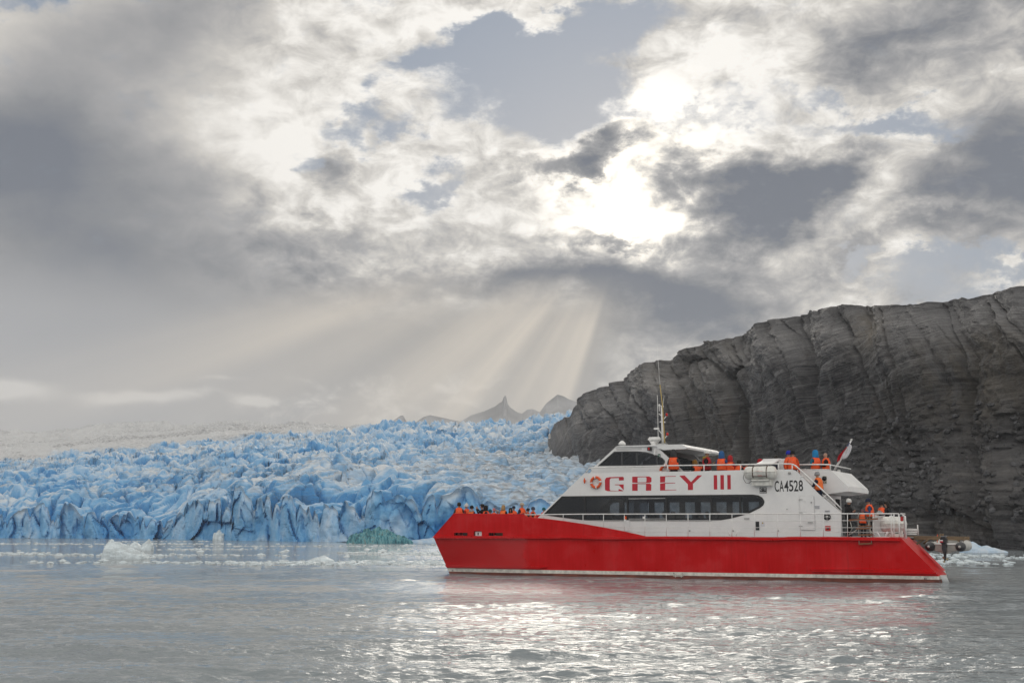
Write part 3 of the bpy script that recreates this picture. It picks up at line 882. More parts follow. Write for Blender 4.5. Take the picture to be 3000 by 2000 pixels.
def plate(name, outer, y0, y1, mat, parent=boat, holes=()):
    """flat plate in the x-z plane between y0 (outside) and y1, with holes"""
    loops = [list(outer)] + [list(h) for h in holes]
    tri = tessellate_polygon([[Vector((a, b, 0)) for a, b in l] for l in loops])
    flat = [p for l in loops for p in l]
    n = len(flat)
    v = [(a, y0, b) for a, b in flat] + [(a, y1, b) for a, b in flat]
    f = [tuple(t) for t in tri] + [tuple(i + n for i in reversed(t)) for t in tri]
    k = 0
    for l in loops:
        for i in range(len(l)):
            a, b = k + i, k + (i + 1) % len(l)
            f.append((a, b, b + n, a + n))
        k += len(l)
    return recalc(mesh_obj(name, v, f, mat, parent))


def tube(name, pts, r, mat, parent=boat, n=8, closed=False):
    pts = [Vector(p) for p in pts]
    rs = r if isinstance(r, (list, tuple)) else [r] * len(pts)
    v, f = [], []
    up = Vector((0.13, 0.31, 0.94)).normalized()
    N = len(pts)
    for i, p in enumerate(pts):
        if closed: t = pts[(i + 1) % N] - pts[i - 1]
        else: t = pts[min(i + 1, N - 1)] - pts[max(i - 1, 0)]
        t.normalize()
        ref = up if abs(t.dot(up)) < 0.95 else Vector((1, 0, 0))
        s = t.cross(ref).normalized(); w = s.cross(t)
        for k in range(n):
            a = 2 * math.pi * k / n
            v.append(p + (s * math.cos(a) + w * math.sin(a)) * rs[i])
    for i in range(N if closed else N - 1):
        j = (i + 1) % N
        for k in range(n):
            k2 = (k + 1) % n
            f.append((i * n + k, i * n + k2, j * n + k2, j * n + k))
    if not closed:
        f.append(tuple(range(n - 1, -1, -1))); f.append(tuple((N - 1) * n + k for k in range(n)))
    o = mesh_obj(name, v, f, mat, parent, smooth=True)
    return o


def lathe(name, prof, mat, parent=None, n=20, axis='z', loc=(0, 0, 0)):
    v, f = [], []
    for (r, h) in prof:
        for k in range(n):
            a = 2 * math.pi * k / n
            c, s = r * math.cos(a), r * math.sin(a)
            v.append({'z': (c, s, h), 'x': (h, c, s), 'y': (c, h, s)}[axis])
    for i in range(len(prof) - 1):
        for k in range(n):
            k2 = (k + 1) % n
            f.append((i * n + k, i * n + k2, (i + 1) * n + k2, (i + 1) * n + k))
    f.append(tuple(range(n))); f.append(tuple((len(prof) - 1) * n + k for k in range(n)))
    o = mesh_obj(name, [Vector(q) + Vector(loc) for q in v], f, mat, parent, smooth=True)
    return recalc(o)


def torus(name, R0, r0, mat, parent=None, axis='y', loc=(0, 0, 0), n=32, m_=10):
    pts = []
    for i in range(n):
        a = 2 * math.pi * i / n
        pts.append({'y': (R0 * math.cos(a), 0, R0 * math.sin(a)), 'z': (R0 * math.cos(a), R0 * math.sin(a), 0)}[axis])
    return tube(name, [Vector(p) + Vector(loc) for p in pts], r0, mat, parent, m_, True)


def text_mesh(name, s, x0, x1, z0, z1, y, mat, parent=boat, bold=0.015, shear=0.0):
    cu = bpy.data.curves.new(name, 'FONT'); cu.body = s; cu.offset = bold; cu.extrude = 0.0
    cu.resolution_u = 3
    to = bpy.data.objects.new(name, cu); C.objects.link(to)
    dg = bpy.context.evaluated_depsgraph_get()
    me = bpy.data.meshes.new_from_object(to.evaluated_get(dg))
    bpy.data.objects.remove(to)
    co = np.array([v.co[:] for v in me.vertices])
    lo, hi = co.min(0), co.max(0)
    out = []
    for c in co:
        a = (c[0] - lo[0]) / (hi[0] - lo[0]); b = (c[1] - lo[1]) / (hi[1] - lo[1])
        out.append((x0 + (x1 - x0) * a, y, z0 + (z1 - z0) * b + shear * a))
    f = [tuple(p.vertices) for p in me.polygons]
    bpy.data.meshes.remove(me)
    return mesh_obj(name, out, f, mat, parent)


# ---- hull ---------------------------------------------------------
knuck_f = bp(1269, 1571); knuck_a = bp(2638, 1573.5)
stem_b = bp(1312, 1676); tran_b = bp(2748, 1683)
strT_f, strT_a = bp(1307, 1664), bp(2748, 1687)
strB_f, strB_a = bp(1311, 1674), bp(2751, 1697)


def hull():
    ns = 90
    def stemx(z):
        a = (z - stem_b[1]) / (knuck_f[1] - stem_b[1]); return stem_b[0] + (knuck_f[0] - stem_b[0]) * a
    def tranx(z):
        if z < tran_b[1]: return tran_b[0] + 0.05
        a = (z - tran_b[1]) / (knuck_a[1] - tran_b[1]); return tran_b[0] + (knuck_a[0] - tran_b[0]) * a
    w = 2.3
    for side in (0, 1):
        outer, fm = [], []
        S = np.linspace(0, 1, ns) ** 1.25
        grid = []
        for s in S:
            zt = knuck_f[1] + (knuck_a[1] - knuck_f[1]) * s
            z2 = strT_f[1] + (strT_a[1] - strT_f[1]) * s; z1 = strB_f[1] + (strB_a[1] - strB_f[1]) * s
            zs = [-0.7, 0.02, z1, z2] + list(np.linspace(z2, zt, 8)[1:])
            row = []
            for z in zs:
                x = stemx(z) + (tranx(z) - stemx(z)) * s
                q = max(0, 1 - (x - stemx(z)) / 6.0)
                low = min(1, max(0, (zt - z) / 1.4))
                tp = 0.02 + 0.42 * q * q * low
                dent = 0.016 * math.sin(x * 2.1) * math.sin(z * 2.7 + x) + 0.010 * math.sin(x * 5.3 + z)
                row.append((x - tp * 0.45 - (0.85 * s if side else 0), tp + dent, w - 0.75 * q * q, z))
            grid.append(row)
        nz = len(grid[0]); v = []; f = []; fm = []
        for row in grid:
            for (x, yo, yi, z) in row: v.append((x, yo, z))
        off = len(v)
        for row in grid:
            for (x, yo, yi, z) in row: v.append((x, max(yi, yo + 0.02), z))
        mats = [1, 1, 2] + [0] * 7
        for i in range(ns - 1):
            for k in range(nz - 1):
                a = i * nz + k
                f.append((a, a + nz, a + nz + 1, a + 1)); fm.append(mats[k])
                a += off
                f.append((a, a + 1, a + nz + 1, a + nz)); fm.append(mats[k])
        for i in (0, ns - 1):
            for k in range(nz - 1):
                a = i * nz + k
                f.append((a, a + 1, a + 1 + off, a + off)); fm.append(mats[k])
        for i in range(ns - 1):
            for k in (0, nz - 1):
                a = i * nz + k; f.append((a, a + nz, a + nz + off, a + off)); fm.append(0)
        if side: v = [(x, BEAM - y, z) for x, y, z in v]
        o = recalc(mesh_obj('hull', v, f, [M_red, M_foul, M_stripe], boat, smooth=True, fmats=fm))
        mod = o.data
        mod.set_sharp_from_angle(angle=R(35))


hull()
DK = 2.0
DK = bz(1900, 1570.5)                     # main deck height
zk = lambda px: bz(px, 1571 + (px - 1269) * 0.0018)
# bridging deck between the two hulls, and the main deck
boxm('bridge_deck', bx(1330, 1600) + 0.6, knuck_a[0] - 0.5, 2.31, BEAM - 2.31, 0.95, DK - 0.06, M_red)
boxm('main_deck', knuck_f[0] + 0.25, knuck_a[0] - 0.02, 0.09, BEAM - 0.09, DK - 0.055, DK - 0.012, M_deck)
# bow bulwarks with freeing ports
bul = [bp(1269, 1571), bp(1327, 1505), bp(1536, 1507.6), bp(1538, 1512), bp(1594, 1518), bp(1650, 1525), bp(1710, 1534), bp(1768, 1544), bp(1830, 1556), bp(1890, 1569.5), bp(1890, 1572), bp(1600, 1571.8)]
def rect(a, b, c, d, ch=0.0):
    x0, z1 = bp(a, b); x1, z0 = bp(c, d)
    k = ch
    return [(x0, z0), (x1, z0), (x1, z1 - k), (x1 - k, z1), (x0 + k, z1), (x0, z1 - k)] if k else [(x0, z0), (x1, z0), (x1, z1), (x0, z1)]
ports = [rect(1329.5, 1559.5, 1369.5, 1568.3), rect(1387, 1554.5, 1411.5, 1568.8, 0.05), rect(1431, 1559.8, 1473, 1568.6)]
for y0, y1 in ((0.0, 0.07), (BEAM - 0.07, BEAM)):
    b_ = plate('bulwark', bul, y0, y1, M_red, holes=ports)
top = [bp(1327, 1505), bp(1536, 1507.6), bp(1650, 1525), bp(1768, 1544), bp(1888, 1569)]
for y in (0.035, BEAM - 0.035):
    tube('bulwark_capping', [(a, y, b + 0.012) for a, b in [bp(1327, 1505), bp(1536, 1507.6)]], 0.03, M_red, n=6)
v = []
for y in (0.0, BEAM):
    for q in (bp(1269, 1571), bp(1327, 1505)): v.append((q[0], y, q[1]))
v += [(a + 0.07, b, c) for a, b, c in v]
recalc(mesh_obj('bow_plating', v, [(0, 1, 3, 2), (4, 6, 7, 5), (0, 4, 5, 1), (2, 3, 7, 6), (0, 2, 6, 4), (1, 5, 7, 3)], M_red, boat))
# white fairlead box, seen in the middle port
a, b, c, d = 1388.5, 1556, 1410, 1569
fx0, fz1 = bp(a, b); fx1, fz0 = bp(c, d)
boxm('fairlead_box', fx0, fx1, 0.12, 0.55, fz0 - 0.02, fz1, M_white, bev=0.02)
boxm('fairlead_slot', fx0 + 0.16, fx0 + 0.22, 0.105, 0.125, fz0 + 0.04, fz1 - 0.05, M_black)
boxm('mooring_winch', bx(1440, 1565), bx(1462, 1565), 0.4, 0.8, DK, DK + 0.22, material('olive_winch', (0.10, 0.10, 0.07), 0.6), bev=0.03)
boxm('mooring_line_box', bx(1345, 1565), bx(1362, 1565), 0.35, 0.8, DK, DK + 0.2, M_black, bev=0.03)


def strake(name, top_pts, bot_pts, out, mat=M_red, y_in=0.06, side=0):
    """ledge running along the hull side: sloped top, flat underside"""
    v, f = [], []
    for (t_, b_) in zip(top_pts, bot_pts):
        xt, zt = bp(*t_); xb, zb = bp(*b_)
        q = max(0, 1 - (xt - knuck_f[0] - 0.6) / 6.0); tp = 0.42 * q * q * min(1, max(0, (knuck_f[1] - zt) / 1.4))
        xt -= tp * 0.45; xb -= tp * 0.45
        v += [(xt, y_in, zt + 0.01), (xt, tp - out, zt - 0.02), (xb, tp - out, zb), (xb, y_in, zb - 0.01)]
    n = len(top_pts)
    for i in range(n - 1):
        for k in range(4):
            a = i * 4 + k; b = i * 4 + (k + 1) % 4
            f.append((a, b, b + 4, a + 4))
    f.append((0, 1, 2, 3)); f.append(tuple((n - 1) * 4 + k for k in (3, 2, 1, 0)))
    return recalc(mesh_obj(name, v, f, mat, boat))


ruT = [(1271, 1570), (1400, 1570), (1500, 1570.3), (1620, 1570.5), (1680, 1571.2), (1740, 1571), (1800, 1571.5), (1900, 1570.5), (2000, 1570.7), (2100, 1571), (2180, 1571.6), (2215, 1574.5), (2245, 1576), (2280, 1574.2), (2310, 1571.5), (2400, 1571.5), (2520, 1572.5), (2637, 1573.5)]
ruB = [(1276, 1576), (1400, 1576.5), (1500, 1576.6), (1620, 1577), (1660, 1575.4), (1740, 1578.5), (1800, 1579), (1900, 1577.8), (2000, 1578.3), (2100, 1579), (2180, 1579.6), (2215, 1581.5), (2245, 1582), (2280, 1581.6), (2310, 1580), (2400, 1580.5), (2520, 1582), (2637, 1584)]
strake('rubbing_strake', ruT, ruB, 0.15)
strake('spray_rail', [(1304, 1652.5), (1400, 1654), (1500, 1656), (1585, 1658), (1602, 1659)], [(1307, 1661), (1400, 1661.5), (1500, 1662.5), (1580, 1664), (1596, 1661.5)], 0.10, y_in=0.6)
strake('spray_rail', [(2377, 1666.5), (2500, 1667), (2600, 1669), (2700, 1672), (2744, 1674)], [(2381, 1674), (2500, 1676), (2600, 1678), (2700, 1680), (2744, 1681)], 0.10)
strake('spray_rail_lip', [(2380, 1665.6), (2480, 1665.8), (2560, 1667.4)], [(2380, 1667.4), (2480, 1668), (2560, 1669.4)], 0.125)
# draught marks on the stripe, load line
for ch, pa in (('1', 2707), ('2', 2712)):
    text_mesh('draught_mark', ch, bx(pa + (1.5 if ch == '1' else 0), 1694), bx(pa + 4, 1694), bz(2712, 1696.5), bz(2712, 1691.5), -0.012, M_letter_black, bold=0.0)
for ch, pa in (('1', 1313), ('2', 1316)):
    text_mesh('draught_mark', ch, bx(pa + (1 if ch == '1' else 0), 1670), bx(pa + 2.5, 1670), bz(1315, 1673), bz(1315, 1668), 0.36, M_letter_black, bold=0.0)
for ch, p0 in (('R', 1973), ('C', 1998)):
    text_mesh('load_line_letter', ch, bx(p0, 1679), bx(p0 + 4, 1679), bz(p0, 1681), bz(p0, 1676.5), -0.014, M_letter_black, bold=0.0)
for (x0, y0, x1, y1) in ((1973, 1686.2, 2002, 1687.4), (1978, 1683, 1980, 1690), (1995, 1683, 1997, 1690)):
    q0 = bp(x0, y1); q1 = bp(x1, y0)
    boxm('load_line', q0[0], q1[0], -0.02, 0.0, q0[1], q1[1], M_stripe)

def clip_x(poly, xa, xb):
    def half(pl, xc, keep):
        o = []
        for i in range(len(pl)):
            p, q = pl[i], pl[(i + 1) % len(pl)]
            ip, iq = keep(p[0]), keep(q[0])
            if ip: o.append(p)
            if ip != iq:
                t = (xc - p[0]) / (q[0] - p[0]); o.append((xc, p[1] + t * (q[1] - p[1])))
        return o
    return half(half(poly, xa, lambda s: s >= xa), xb, lambda s: s <= xb)
# ---- main cabin -----------------------------------------------------
c_ = lambda px, py: bp(px, py, CAB)
UD = 4.12                                   # upper deck floor
side_outer = [c_(1519, 1575), c_(1712.5, 1385), c_(2050, 1379.5), c_(2176, 1376.3), c_(2318, 1374.2), c_(2330, 1377), c_(2338, 1384), c_(2400, 1447), c_(2464, 1500), c_(2464, 1575)]
side_outer[0] = (side_outer[0][0], DK - 0.01); side_outer[-1] = (side_outer[-1][0], DK - 0.01)
win_px = [(1592, 1506), (1646, 1452.8), (1700, 1452), (1842, 1450.7), (2000, 1449.3), (2150, 1448), (2205, 1447.6), (2222, 1450), (2233, 1456), (2239, 1465), (2239.5, 1472), (2236, 1480), (2226, 1487.5), (2197, 1502), (2170, 1510.5), (2144, 1517.5), (2112, 1523), (2080, 1526), (1900, 1526), (1771, 1526), (1740, 1525), (1711, 1523), (1660, 1517), (1610, 1510)]
win = [c_(*q) for q in win_px]
for y0, y1 in ((CAB, CAB + 0.06), (BEAM - CAB - 0.06, BEAM - CAB)):
    plate('cabin_side', side_outer if y0 < 4 else clip_x(side_outer, -99, bx(2469, 1480, BEAM - CAB) - 0.13), y0, y1, M_white, holes=[win])
# black window surround and panes
def shrink(poly, d):
    n = len(poly); out = []
    area = sum(poly[i][0] * poly[(i + 1) % n][1] - poly[(i + 1) % n][0] * poly[i][1] for i in range(n))
    sg = 1 if area > 0 else -1
    for i in range(n):
        p0, p1, p2 = (Vector(poly[i - 1]), Vector(poly[i]), Vector(poly[(i + 1) % n]))
        e1 = (p1 - p0).normalized(); e2 = (p2 - p1).normalized()
        n1 = Vector((-e1.y, e1.x)) * sg; n2 = Vector((-e2.y, e2.x)) * sg
        b = (n1 + n2); L = b.length
        b = b / L if L > 1e-6 else n1
        k = min(2.0, 1 / max(0.4, b.dot(n1)))
        q = p1 + b * d * k; out.append((q.x, q.y))
    return out
win_in = shrink(win, 0.10)
cuts = [1590, 1714, 1839, 1953, 2085, 2169, 2245]
gx = [bx(q, 1490, CAB) for q in cuts]
mull = 0.05
holes = []
for i in range(6):
    pl = clip_x(win_in, gx[i] + mull, gx[i + 1] - mull)
    if len(pl) > 2: holes.append(pl)
pholes = holes
xs_ = np.linspace(gx[0] + 0.8, gx[-1] - 0.3, 13)
sholes = [q for q in (clip_x(shrink(win, 0.2), xs_[i] + 0.16, xs_[i + 1] - 0.16) for i in range(12)) if len(q) > 2]
for (ya, yb) in ((CAB - 0.02, CAB + 0.05), (BEAM - CAB - 0.05, BEAM - CAB + 0.02)):
    holes = pholes if ya < 4 else sholes
    plate('window_surround', shrink(win, 0.004), ya, yb, M_black, holes=holes)
    for pl in holes:
        plate('window_pane', shrink(pl, -0.012), ya + 0.03, ya + 0.036, M_glass if ya < 4 else M_mist)
# sliding window in the third bay
s0, s1 = gx[2] + mull, gx[3] - mull
zT, zB = c_(1900, 1459.5)[1], c_(1900, 1519)[1]
xm = bx(1898.6, 1490, CAB)
plate('sliding_window', [(s0 + .02, zB), (xm, zB), (xm, zT), (s0 + .02, zT)], CAB - 0.012, CAB - 0.004, M_glass3, holes=[])
for zz_ in (zT, zB):
    boxm('window_track', s0, s1, CAB - 0.03, CAB - 0.018, zz_ - 0.015, zz_ + 0.015, M_steel)
boxm('window_latch', bx(1884, 1514, CAB), bx(1889, 1514, CAB), CAB - 0.06, CAB - 0.02, c_(1886, 1519)[1], c_(1886, 1512)[1], M_rail)
# front, roof edge, deck heads
f0, f1 = c_(1519, 1575), c_(1712.5, 1385)
def slab(name, pa, pb, y0, y1, th, mat, parent=boat):
    dx, dz = pb[0] - pa[0], pb[1] - pa[1]; L = math.hypot(dx, dz); nx_, nz_ = -dz / L * th, dx / L * th
    return plate(name, [pa, pb, (pb[0] - nx_, pb[1] - nz_), (pa[0] - nx_, pa[1] - nz_)], y0, y1, mat, parent)
slab('cabin_front', (f0[0], DK - 0.01), f1, CAB + 0.065, BEAM - CAB - 0.065, 0.06, M_white)
wa = (f0[0] + (f1[0] - f0[0]) * 0.36, DK + (f1[1] - DK) * 0.36); wb = (f0[0] + (f1[0] - f0[0]) * 0.66, DK + (f1[1] - DK) * 0.66)
slab('windscreen', (wa[0] - 0.012, wa[1] + 0.012), (wb[0] - 0.012, wb[1] + 0.012), CAB + 0.3, BEAM - CAB - 0.3, 0.02, M_black)
xr = side_outer[4][0]
xbulk = bx(2469, 1480, BEAM - CAB) - 0.06
boxm('upper_deck', f1[0] - 0.35, xr + 1.0, CAB + 0.062, BEAM - CAB - 0.062, UD - 0.12, UD, M_deck)
boxm('cabin_headlining', f1[0] - 0.6, xbulk - 0.1, CAB + 0.07, BEAM - CAB - 0.07, UD - 0.145, UD - 0.125, M_head)
boxm('cabin_sole', f0[0] + 0.4, xbulk - 0.1, CAB + 0.07, BEAM - CAB - 0.07, DK, DK + 0.02, M_dark)
for yy in (CAB + 0.9, BEAM - CAB - 0.9):
    boxm('cabin_light_strip', bx(1760, 1460, 3), bx(2160, 1460, 3), yy, yy + 0.12, UD - 0.17, UD - 0.148, M_head)
for px in (1735, 1800, 1875, 1935, 2005, 2075, 2140):
    xx = bx(px, 1490, 1.5)
    for yy in (1.25, 4.9):
        s_ = boxm('cabin_seat', xx, xx + 0.5, yy, yy + 1.5, DK + 0.30, DK + 0.46, M_seat, bev=0.04)
        boxm('seat_back', xx + 0.46, xx + 0.58, yy, yy + 1.5, DK + 0.3, DK + 1.12, M_seat, s_, bev=0.04)
# aft bulkhead: starboard part is a framed glass door
boxm('aft_bulkhead', xbulk - 0.06, xbulk, CAB + 0.065, BEAM - CAB - 1.35, DK - 0.01, UD - 0.13, M_white)
dz0, dz1 = DK, UD - 0.30
fr = boxm('door_frame', xbulk - 0.06, xbulk, BEAM - CAB - 0.16, BEAM - CAB - 0.07, DK - 0.01, dz1, M_white)
boxm('door_head', xbulk - 0.06, xbulk, BEAM - CAB - 1.349, BEAM - CAB - 0.07, dz1 + .002, UD - 0.13, M_white)
boxm('door_glass', xbulk - 0.035, xbulk - 0.025, BEAM - CAB - 1.34, BEAM - CAB - 0.17, DK + 0.1, dz1 - 0.01, M_glass3)

# ---- lettering on the side ----------------------------------------------
YL = CAB - 0.006
k2 = lambda X, Y: c_(1550 + X / 4.704, 1270 + Y / 4.704)
k3 = lambda X, Y: c_(1900 + X / 4.704, 1270 + Y / 4.704)
def letters(name, polys, k, mat):
    root = None
    for pl in polys:
        q = [k(*p) for p in pl]
        o = plate(name if root is None else 'letter_stroke', q, YL, YL + 0.005, mat, boat if root is None else root)
        if root is None: root = o
letters('letter_g', [[(1110, 596), (1290, 592), (1306, 602), (1306, 640), (1240, 643), (1238, 608), (1130, 612), (1113, 630), (1112, 768), (1125, 783), (1232, 785), (1236, 758), (1300, 783), (1290, 790), (1085, 790), (1047, 775), (1045, 635), (1062, 606)], [(1182, 697), (1304, 697), (1304, 775), (1240, 708), (1185, 705)]], k2, M_letter_red)
letters('letter_r', [[(1422, 590), (1655, 587), (1687, 605), (1687, 660), (1668, 673), (1618, 676), (1500, 676), (1422, 672), ], [(1422, 688), (1500, 685), (1662, 685), (1685, 698), (1683, 782), (1610, 783), (1612, 692), (1497, 692), (1497, 785), (1422, 785)]], k2, M_letter_red)
letters('letter_counter', [[(1497, 599), (1610, 597), (1618, 606), (1618, 660), (1608, 668), (1497, 668)]], lambda X, Y: k2(X, Y), M_white)
letters('letter_e', [[(1806, 585), (2022, 581), (2022, 589), (1876, 592), (1873, 668), (1806, 671)], [(1806, 686), (1875, 676), (2014, 674), (2014, 682), (1877, 685), (1875, 772), (2030, 769), (2030, 776), (1806, 782)]], k2, M_letter_red)
letters('letter_y', [[(425, 577), (497, 573), (612, 690), (613, 773), (543, 775), (542, 695)], [(585, 667), (675, 573), (738, 571), (615, 688)]], k3, M_letter_red)
for (u0, u1, v0, v1) in ((898, 945, 569, 767), (990, 1038, 568, 767), (1085, 1132, 567, 765)):
    letters('letter_i', [[(u0, v0), (u1, v0), (u1 + 2, v1), (u0 + 2, v1)]], k3, M_letter_red)
for o in [o for o in boat.children if o.name.startswith('letter_counter')]:
    for vv in o.data.vertices: vv.co.y -= 0.003
q0 = k3(1737, 800); q1 = k3(2130, 640)
for i, ch in enumerate('CA4528'):
    u0 = 1737 + i * 66.2; u1 = u0 + 60
    za, zb = k3(u0, 800 - i * 2)[1], k3(u0, 648 - i * 2)[1]
    text_mesh('registration_character', ch, k3(u0, 700)[0], k3(u1, 700)[0], za, zb, YL, M_letter_black, bold=0.012)
# engine-maker's plaque
q0, q1 = k3(1533, 820), k3(1627, 737)
pq = boxm('maker_plaque', q0[0], q1[0], YL - 0.002, YL + 0.004, q0[1], q1[1], M_letter_black)
M_lw = material('white_lettering', (0.75, 0.75, 0.75), 0.5)
text_mesh('plaque_lettering', 'CAT', q0[0] + 0.03, q1[0] - 0.03, q0[1] + 0.12, q1[1] - 0.03, YL - 0.006, M_lw, pq, bold=0.05)
text_mesh('plaque_lettering', 'Marine Power', q0[0] + 0.02, q1[0] - 0.02, q0[1] + 0.02, q0[1] + 0.08, YL - 0.006, M_lw, pq, bold=0.02)
am = (q0[0] + q1[0]) / 2
mesh_obj('plaque_triangle', [(am - 0.1, YL - 0.008, q0[1] + 0.10), (am + 0.1, YL - 0.008, q0[1] + 0.10), (am, YL - 0.008, q0[1] + 0.23)], [(0, 1, 2)], M_letter_black, pq)

# ---- fittings on the cabin side ----------------------------------------
k4 = lambda X, Y: c_(2300 + X / 4.704, 1270 + Y / 4.704)
def side_box(name, k, X0, Y0, X1, Y1, out, mat, parent=boat, bev=0.0, base=CAB):
    a0, b0 = k(X0, Y1); a1, b1 = k(X1, Y0)
    return boxm(name, a0, a1, base - out, base - 0.001, b0, b1, mat, parent, bev)
door = side_box('side_door', k4, 216, 850, 402, 1330, 0.05, M_white, bev=0.03)
side_box('door_panel', k4, 278, 892, 365, 1205, 0.062, M_white, door)
for Y in (905, 1085, 1270): side_box('hinge', k4, 195, Y - 4, 245, Y + 5, 0.08, M_steel, door)
for Y in (925, 1065): side_box('door_dog', k4, 268, Y - 8, 290, Y + 8, 0.085, M_rail, door)
side_box('door_handle', k4, 320, 1212, 388, 1228, 0.10, M_steel, door)
side_box('door_stop', k4, 360, 935, 376, 955, 0.10, M_steel, door)
side_box('door_step', k4, 288, 1200, 378, 1240, 0.07, M_white, door)
for (X0, Y0, X1, Y1) in ((400, 985, 482, 1035), (543, 1050, 622, 1092)):
    n_ = side_box('notice', k4, X0, Y0, X1, Y1, 0.008, material('notice_card', (0.66, 0.67, 0.70), 0.5))
    nl = 3 if X0 == 400 else 2
    for i in range(nl):
        yy = Y0 + (Y1 - Y0) * (0.22 + 0.28 * i)
        side_box('notice_lettering', k4, X0 + 8 + i * 3, yy, X1 - 8, yy + 6, 0.011, M_letter_black, n_)
ring = [k4(582, 1145)]
vx, vz = k4(582, 1145)
vb = lathe('round_vent', [(0.16, 0.0), (0.16, -0.05), (0.14, -0.07), (0.10, -0.07)], M_letter_black, boat, 24, 'y', (vx, CAB - 0.001, vz))
lathe('vent_hub', [(0.07, -0.06), (0.07, -0.085), (0.04, -0.095)], M_steel, vb, 16, 'y', (vx, CAB - 0.001, vz))
for i in range(4):
    aa = i * math.pi / 2
    lathe('vent_bolt', [(0.018, -0.06), (0.018, -0.078)], M_rail, vb, 8, 'y', (vx + 0.12 * math.cos(aa), CAB, vz + 0.12 * math.sin(aa)))
hb = side_box('fire_hose_box', k4, 556, 1268, 627, 1336, 0.03, material('signal_red', (0.50, 0.02, 0.02), 0.5))
side_box('box_opening', k4, 578, 1288, 607, 1318, 0.034, M_letter_black, hb)
side_box('vent_slot', k3, 1480, 1208, 1524, 1327, 0.03, M_letter_black)
side_box('warning_notice', k3, 1550, 1215, 1600, 1278, 0.006, material('notice_card', (0.66, 0.67, 0.70), 0.5))
side_box('warning_mark', k3, 1565, 1218, 1582, 1238, 0.009, M_yellow)
side_box('small_vent', k3, 1320, 1157, 1390, 1183, 0.03, M_steel)
for X in (568, 1168, 1788): 
    px_, pz_ = k3(X, 1334)
    lathe('scupper', [(0.04, 0), (0.04, -0.04), (0.025, -0.045)], M_steel, boat, 12, 'y', (px_, CAB, pz_))
for X in (1945, 1910):
    px_, pz_ = k3(X, 540 if X == 1945 else 1036)
    lathe('side_lamp', [(0.06, 0), (0.06, -0.10), (0.045, -0.11)] if X == 1945 else [(0.025, 0), (0.025, -0.07), (0.02, -0.08)], M_steel, boat, 12, 'y', (px_, CAB, pz_))
side_box('panel_step', k2, 1325, 1190, 1388, 1340, 0.05, M_white)
fl = side_box('hand_flare', k2, 1322, 1135, 1345, 1178, 0.10, M_orange)
side_box('flare_base', k2, 1325, 1178, 1342, 1195, 0.10, M_rail, fl)

# ---- main deck guard rails ----------------------------------------------
def rail(name, pts, y, r=0.022, mat=M_rail, parent=boat, n=6):
    return tube(name, [(bp(a, b, y)[0], y, bp(a, b, y)[1]) for a, b in pts], r, mat, parent, n)
YR = 0.06
g = rail('guard_rail', [(1537, 1507), (1700, 1505.3), (2000, 1504.8), (2350, 1504.2), (2633, 1503.8)], YR, 0.028)
rail('rail_wire', [(1650, 1524.6), (2000, 1524.4), (2633, 1524.2)], YR, 0.014, parent=g)
rail('rail_wire', [(1768, 1544.2), (2100, 1544.6), (2140, 1545.8), (2250, 1544), (2633, 1545)], YR, 0.012, parent=g)
rail('rail_wire', [(1838, 1557.4), (2200, 1557.8), (2633, 1558)], YR, 0.012, parent=g)
for px, yb in ((1592.5, 1518), (1650, 1525), (1708, 1534), (1768, 1545), (1829, 1556), (1889.5, 1570), (1952, 1571), (2015.6, 1571), (2079.6, 1571), (2144.5, 1571), (2210.4, 1571), (2277.3, 1571), (2344.7, 1571), (2412.7, 1571), (2482.8, 1572), (2558, 1572), (2611, 1572), (2619, 1572)):
    yt = 1505.5 - (px - 1592) * 0.0016
    rail('rail_post', [(px, yt), (px, yb)], YR, 0.024 if px > 2500 else 0.018, parent=g)
rail('rail_post', [(2619, 1505), (2619, 1572)], YR + 0.5, 0.03, parent=g)
rail('rail_post', [(2633, 1504), (2636, 1572)], YR, 0.035, parent=g)
sx = bx(2640, 1540)
# aft rail across the stern with a stout post
sp_ = tube('stern_post', [(sx + 0.12, 0.3, DK - 0.05), (sx + 0.12, 0.3, bz(2640, 1511)), (sx + 0.02, 0.3, bz(2640, 1508))], 0.055, M_rail)
tube('stern_rail', [(sx, YR, bz(2634, 1504)), (sx, 1.1, bz(2634, 1504))], 0.028, M_rail)
tube('stern_rail', [(sx, YR, bz(2634, 1545)), (sx, 1.1, bz(2634, 1545))], 0.018, M_rail)
rl = boxm('stern_lamp', sx - 0.06, sx + 0.06, 0.2, 0.3, bz(2640, 1526), bz(2640, 1512), M_redlamp, bev=0.02)
# bollards
for px in (2145 - 2, 2582):
    xx = bx(px, 1570); 
    bb = boxm('bollard', xx - 0.3, xx + 0.3, 0.12, 0.4, DK - 0.015, DK + 0.03, M_white, bev=0.01)
    for s in (-1, 1):
        tube('bollard_horn', [(xx + s * 0.12, 0.26, DK + 0.02), (xx + s * 0.24, 0.26, DK + 0.24)], 0.045, M_white, bb)

# ---- upper deck -----------------------------------------------------------
YU = CAB + 0.03
ur = rail('upper_guard_rail', [(1716, 1384), (1727, 1370.5), (1740, 1368.8), (1854, 1366.6), (1954, 1363.5), (2172, 1360.2), (2280, 1357.8), (2318, 1358.6), (2326, 1361)], YU, 0.032)
for px, yt in ((1734, 1371), (1854, 1366.7), (1956, 1363.5), (2062.6, 1361.8), (2170, 1360.3), (2280.5, 1357.8), (2321, 1360)):
    rail('rail_post', [(px, yt), (px, 1380)], YU, 0.03 if px > 1900 else 0.022, parent=ur)
rail('rail_brace', [(1731, 1371), (1740, 1380)], YU, 0.02, parent=ur)
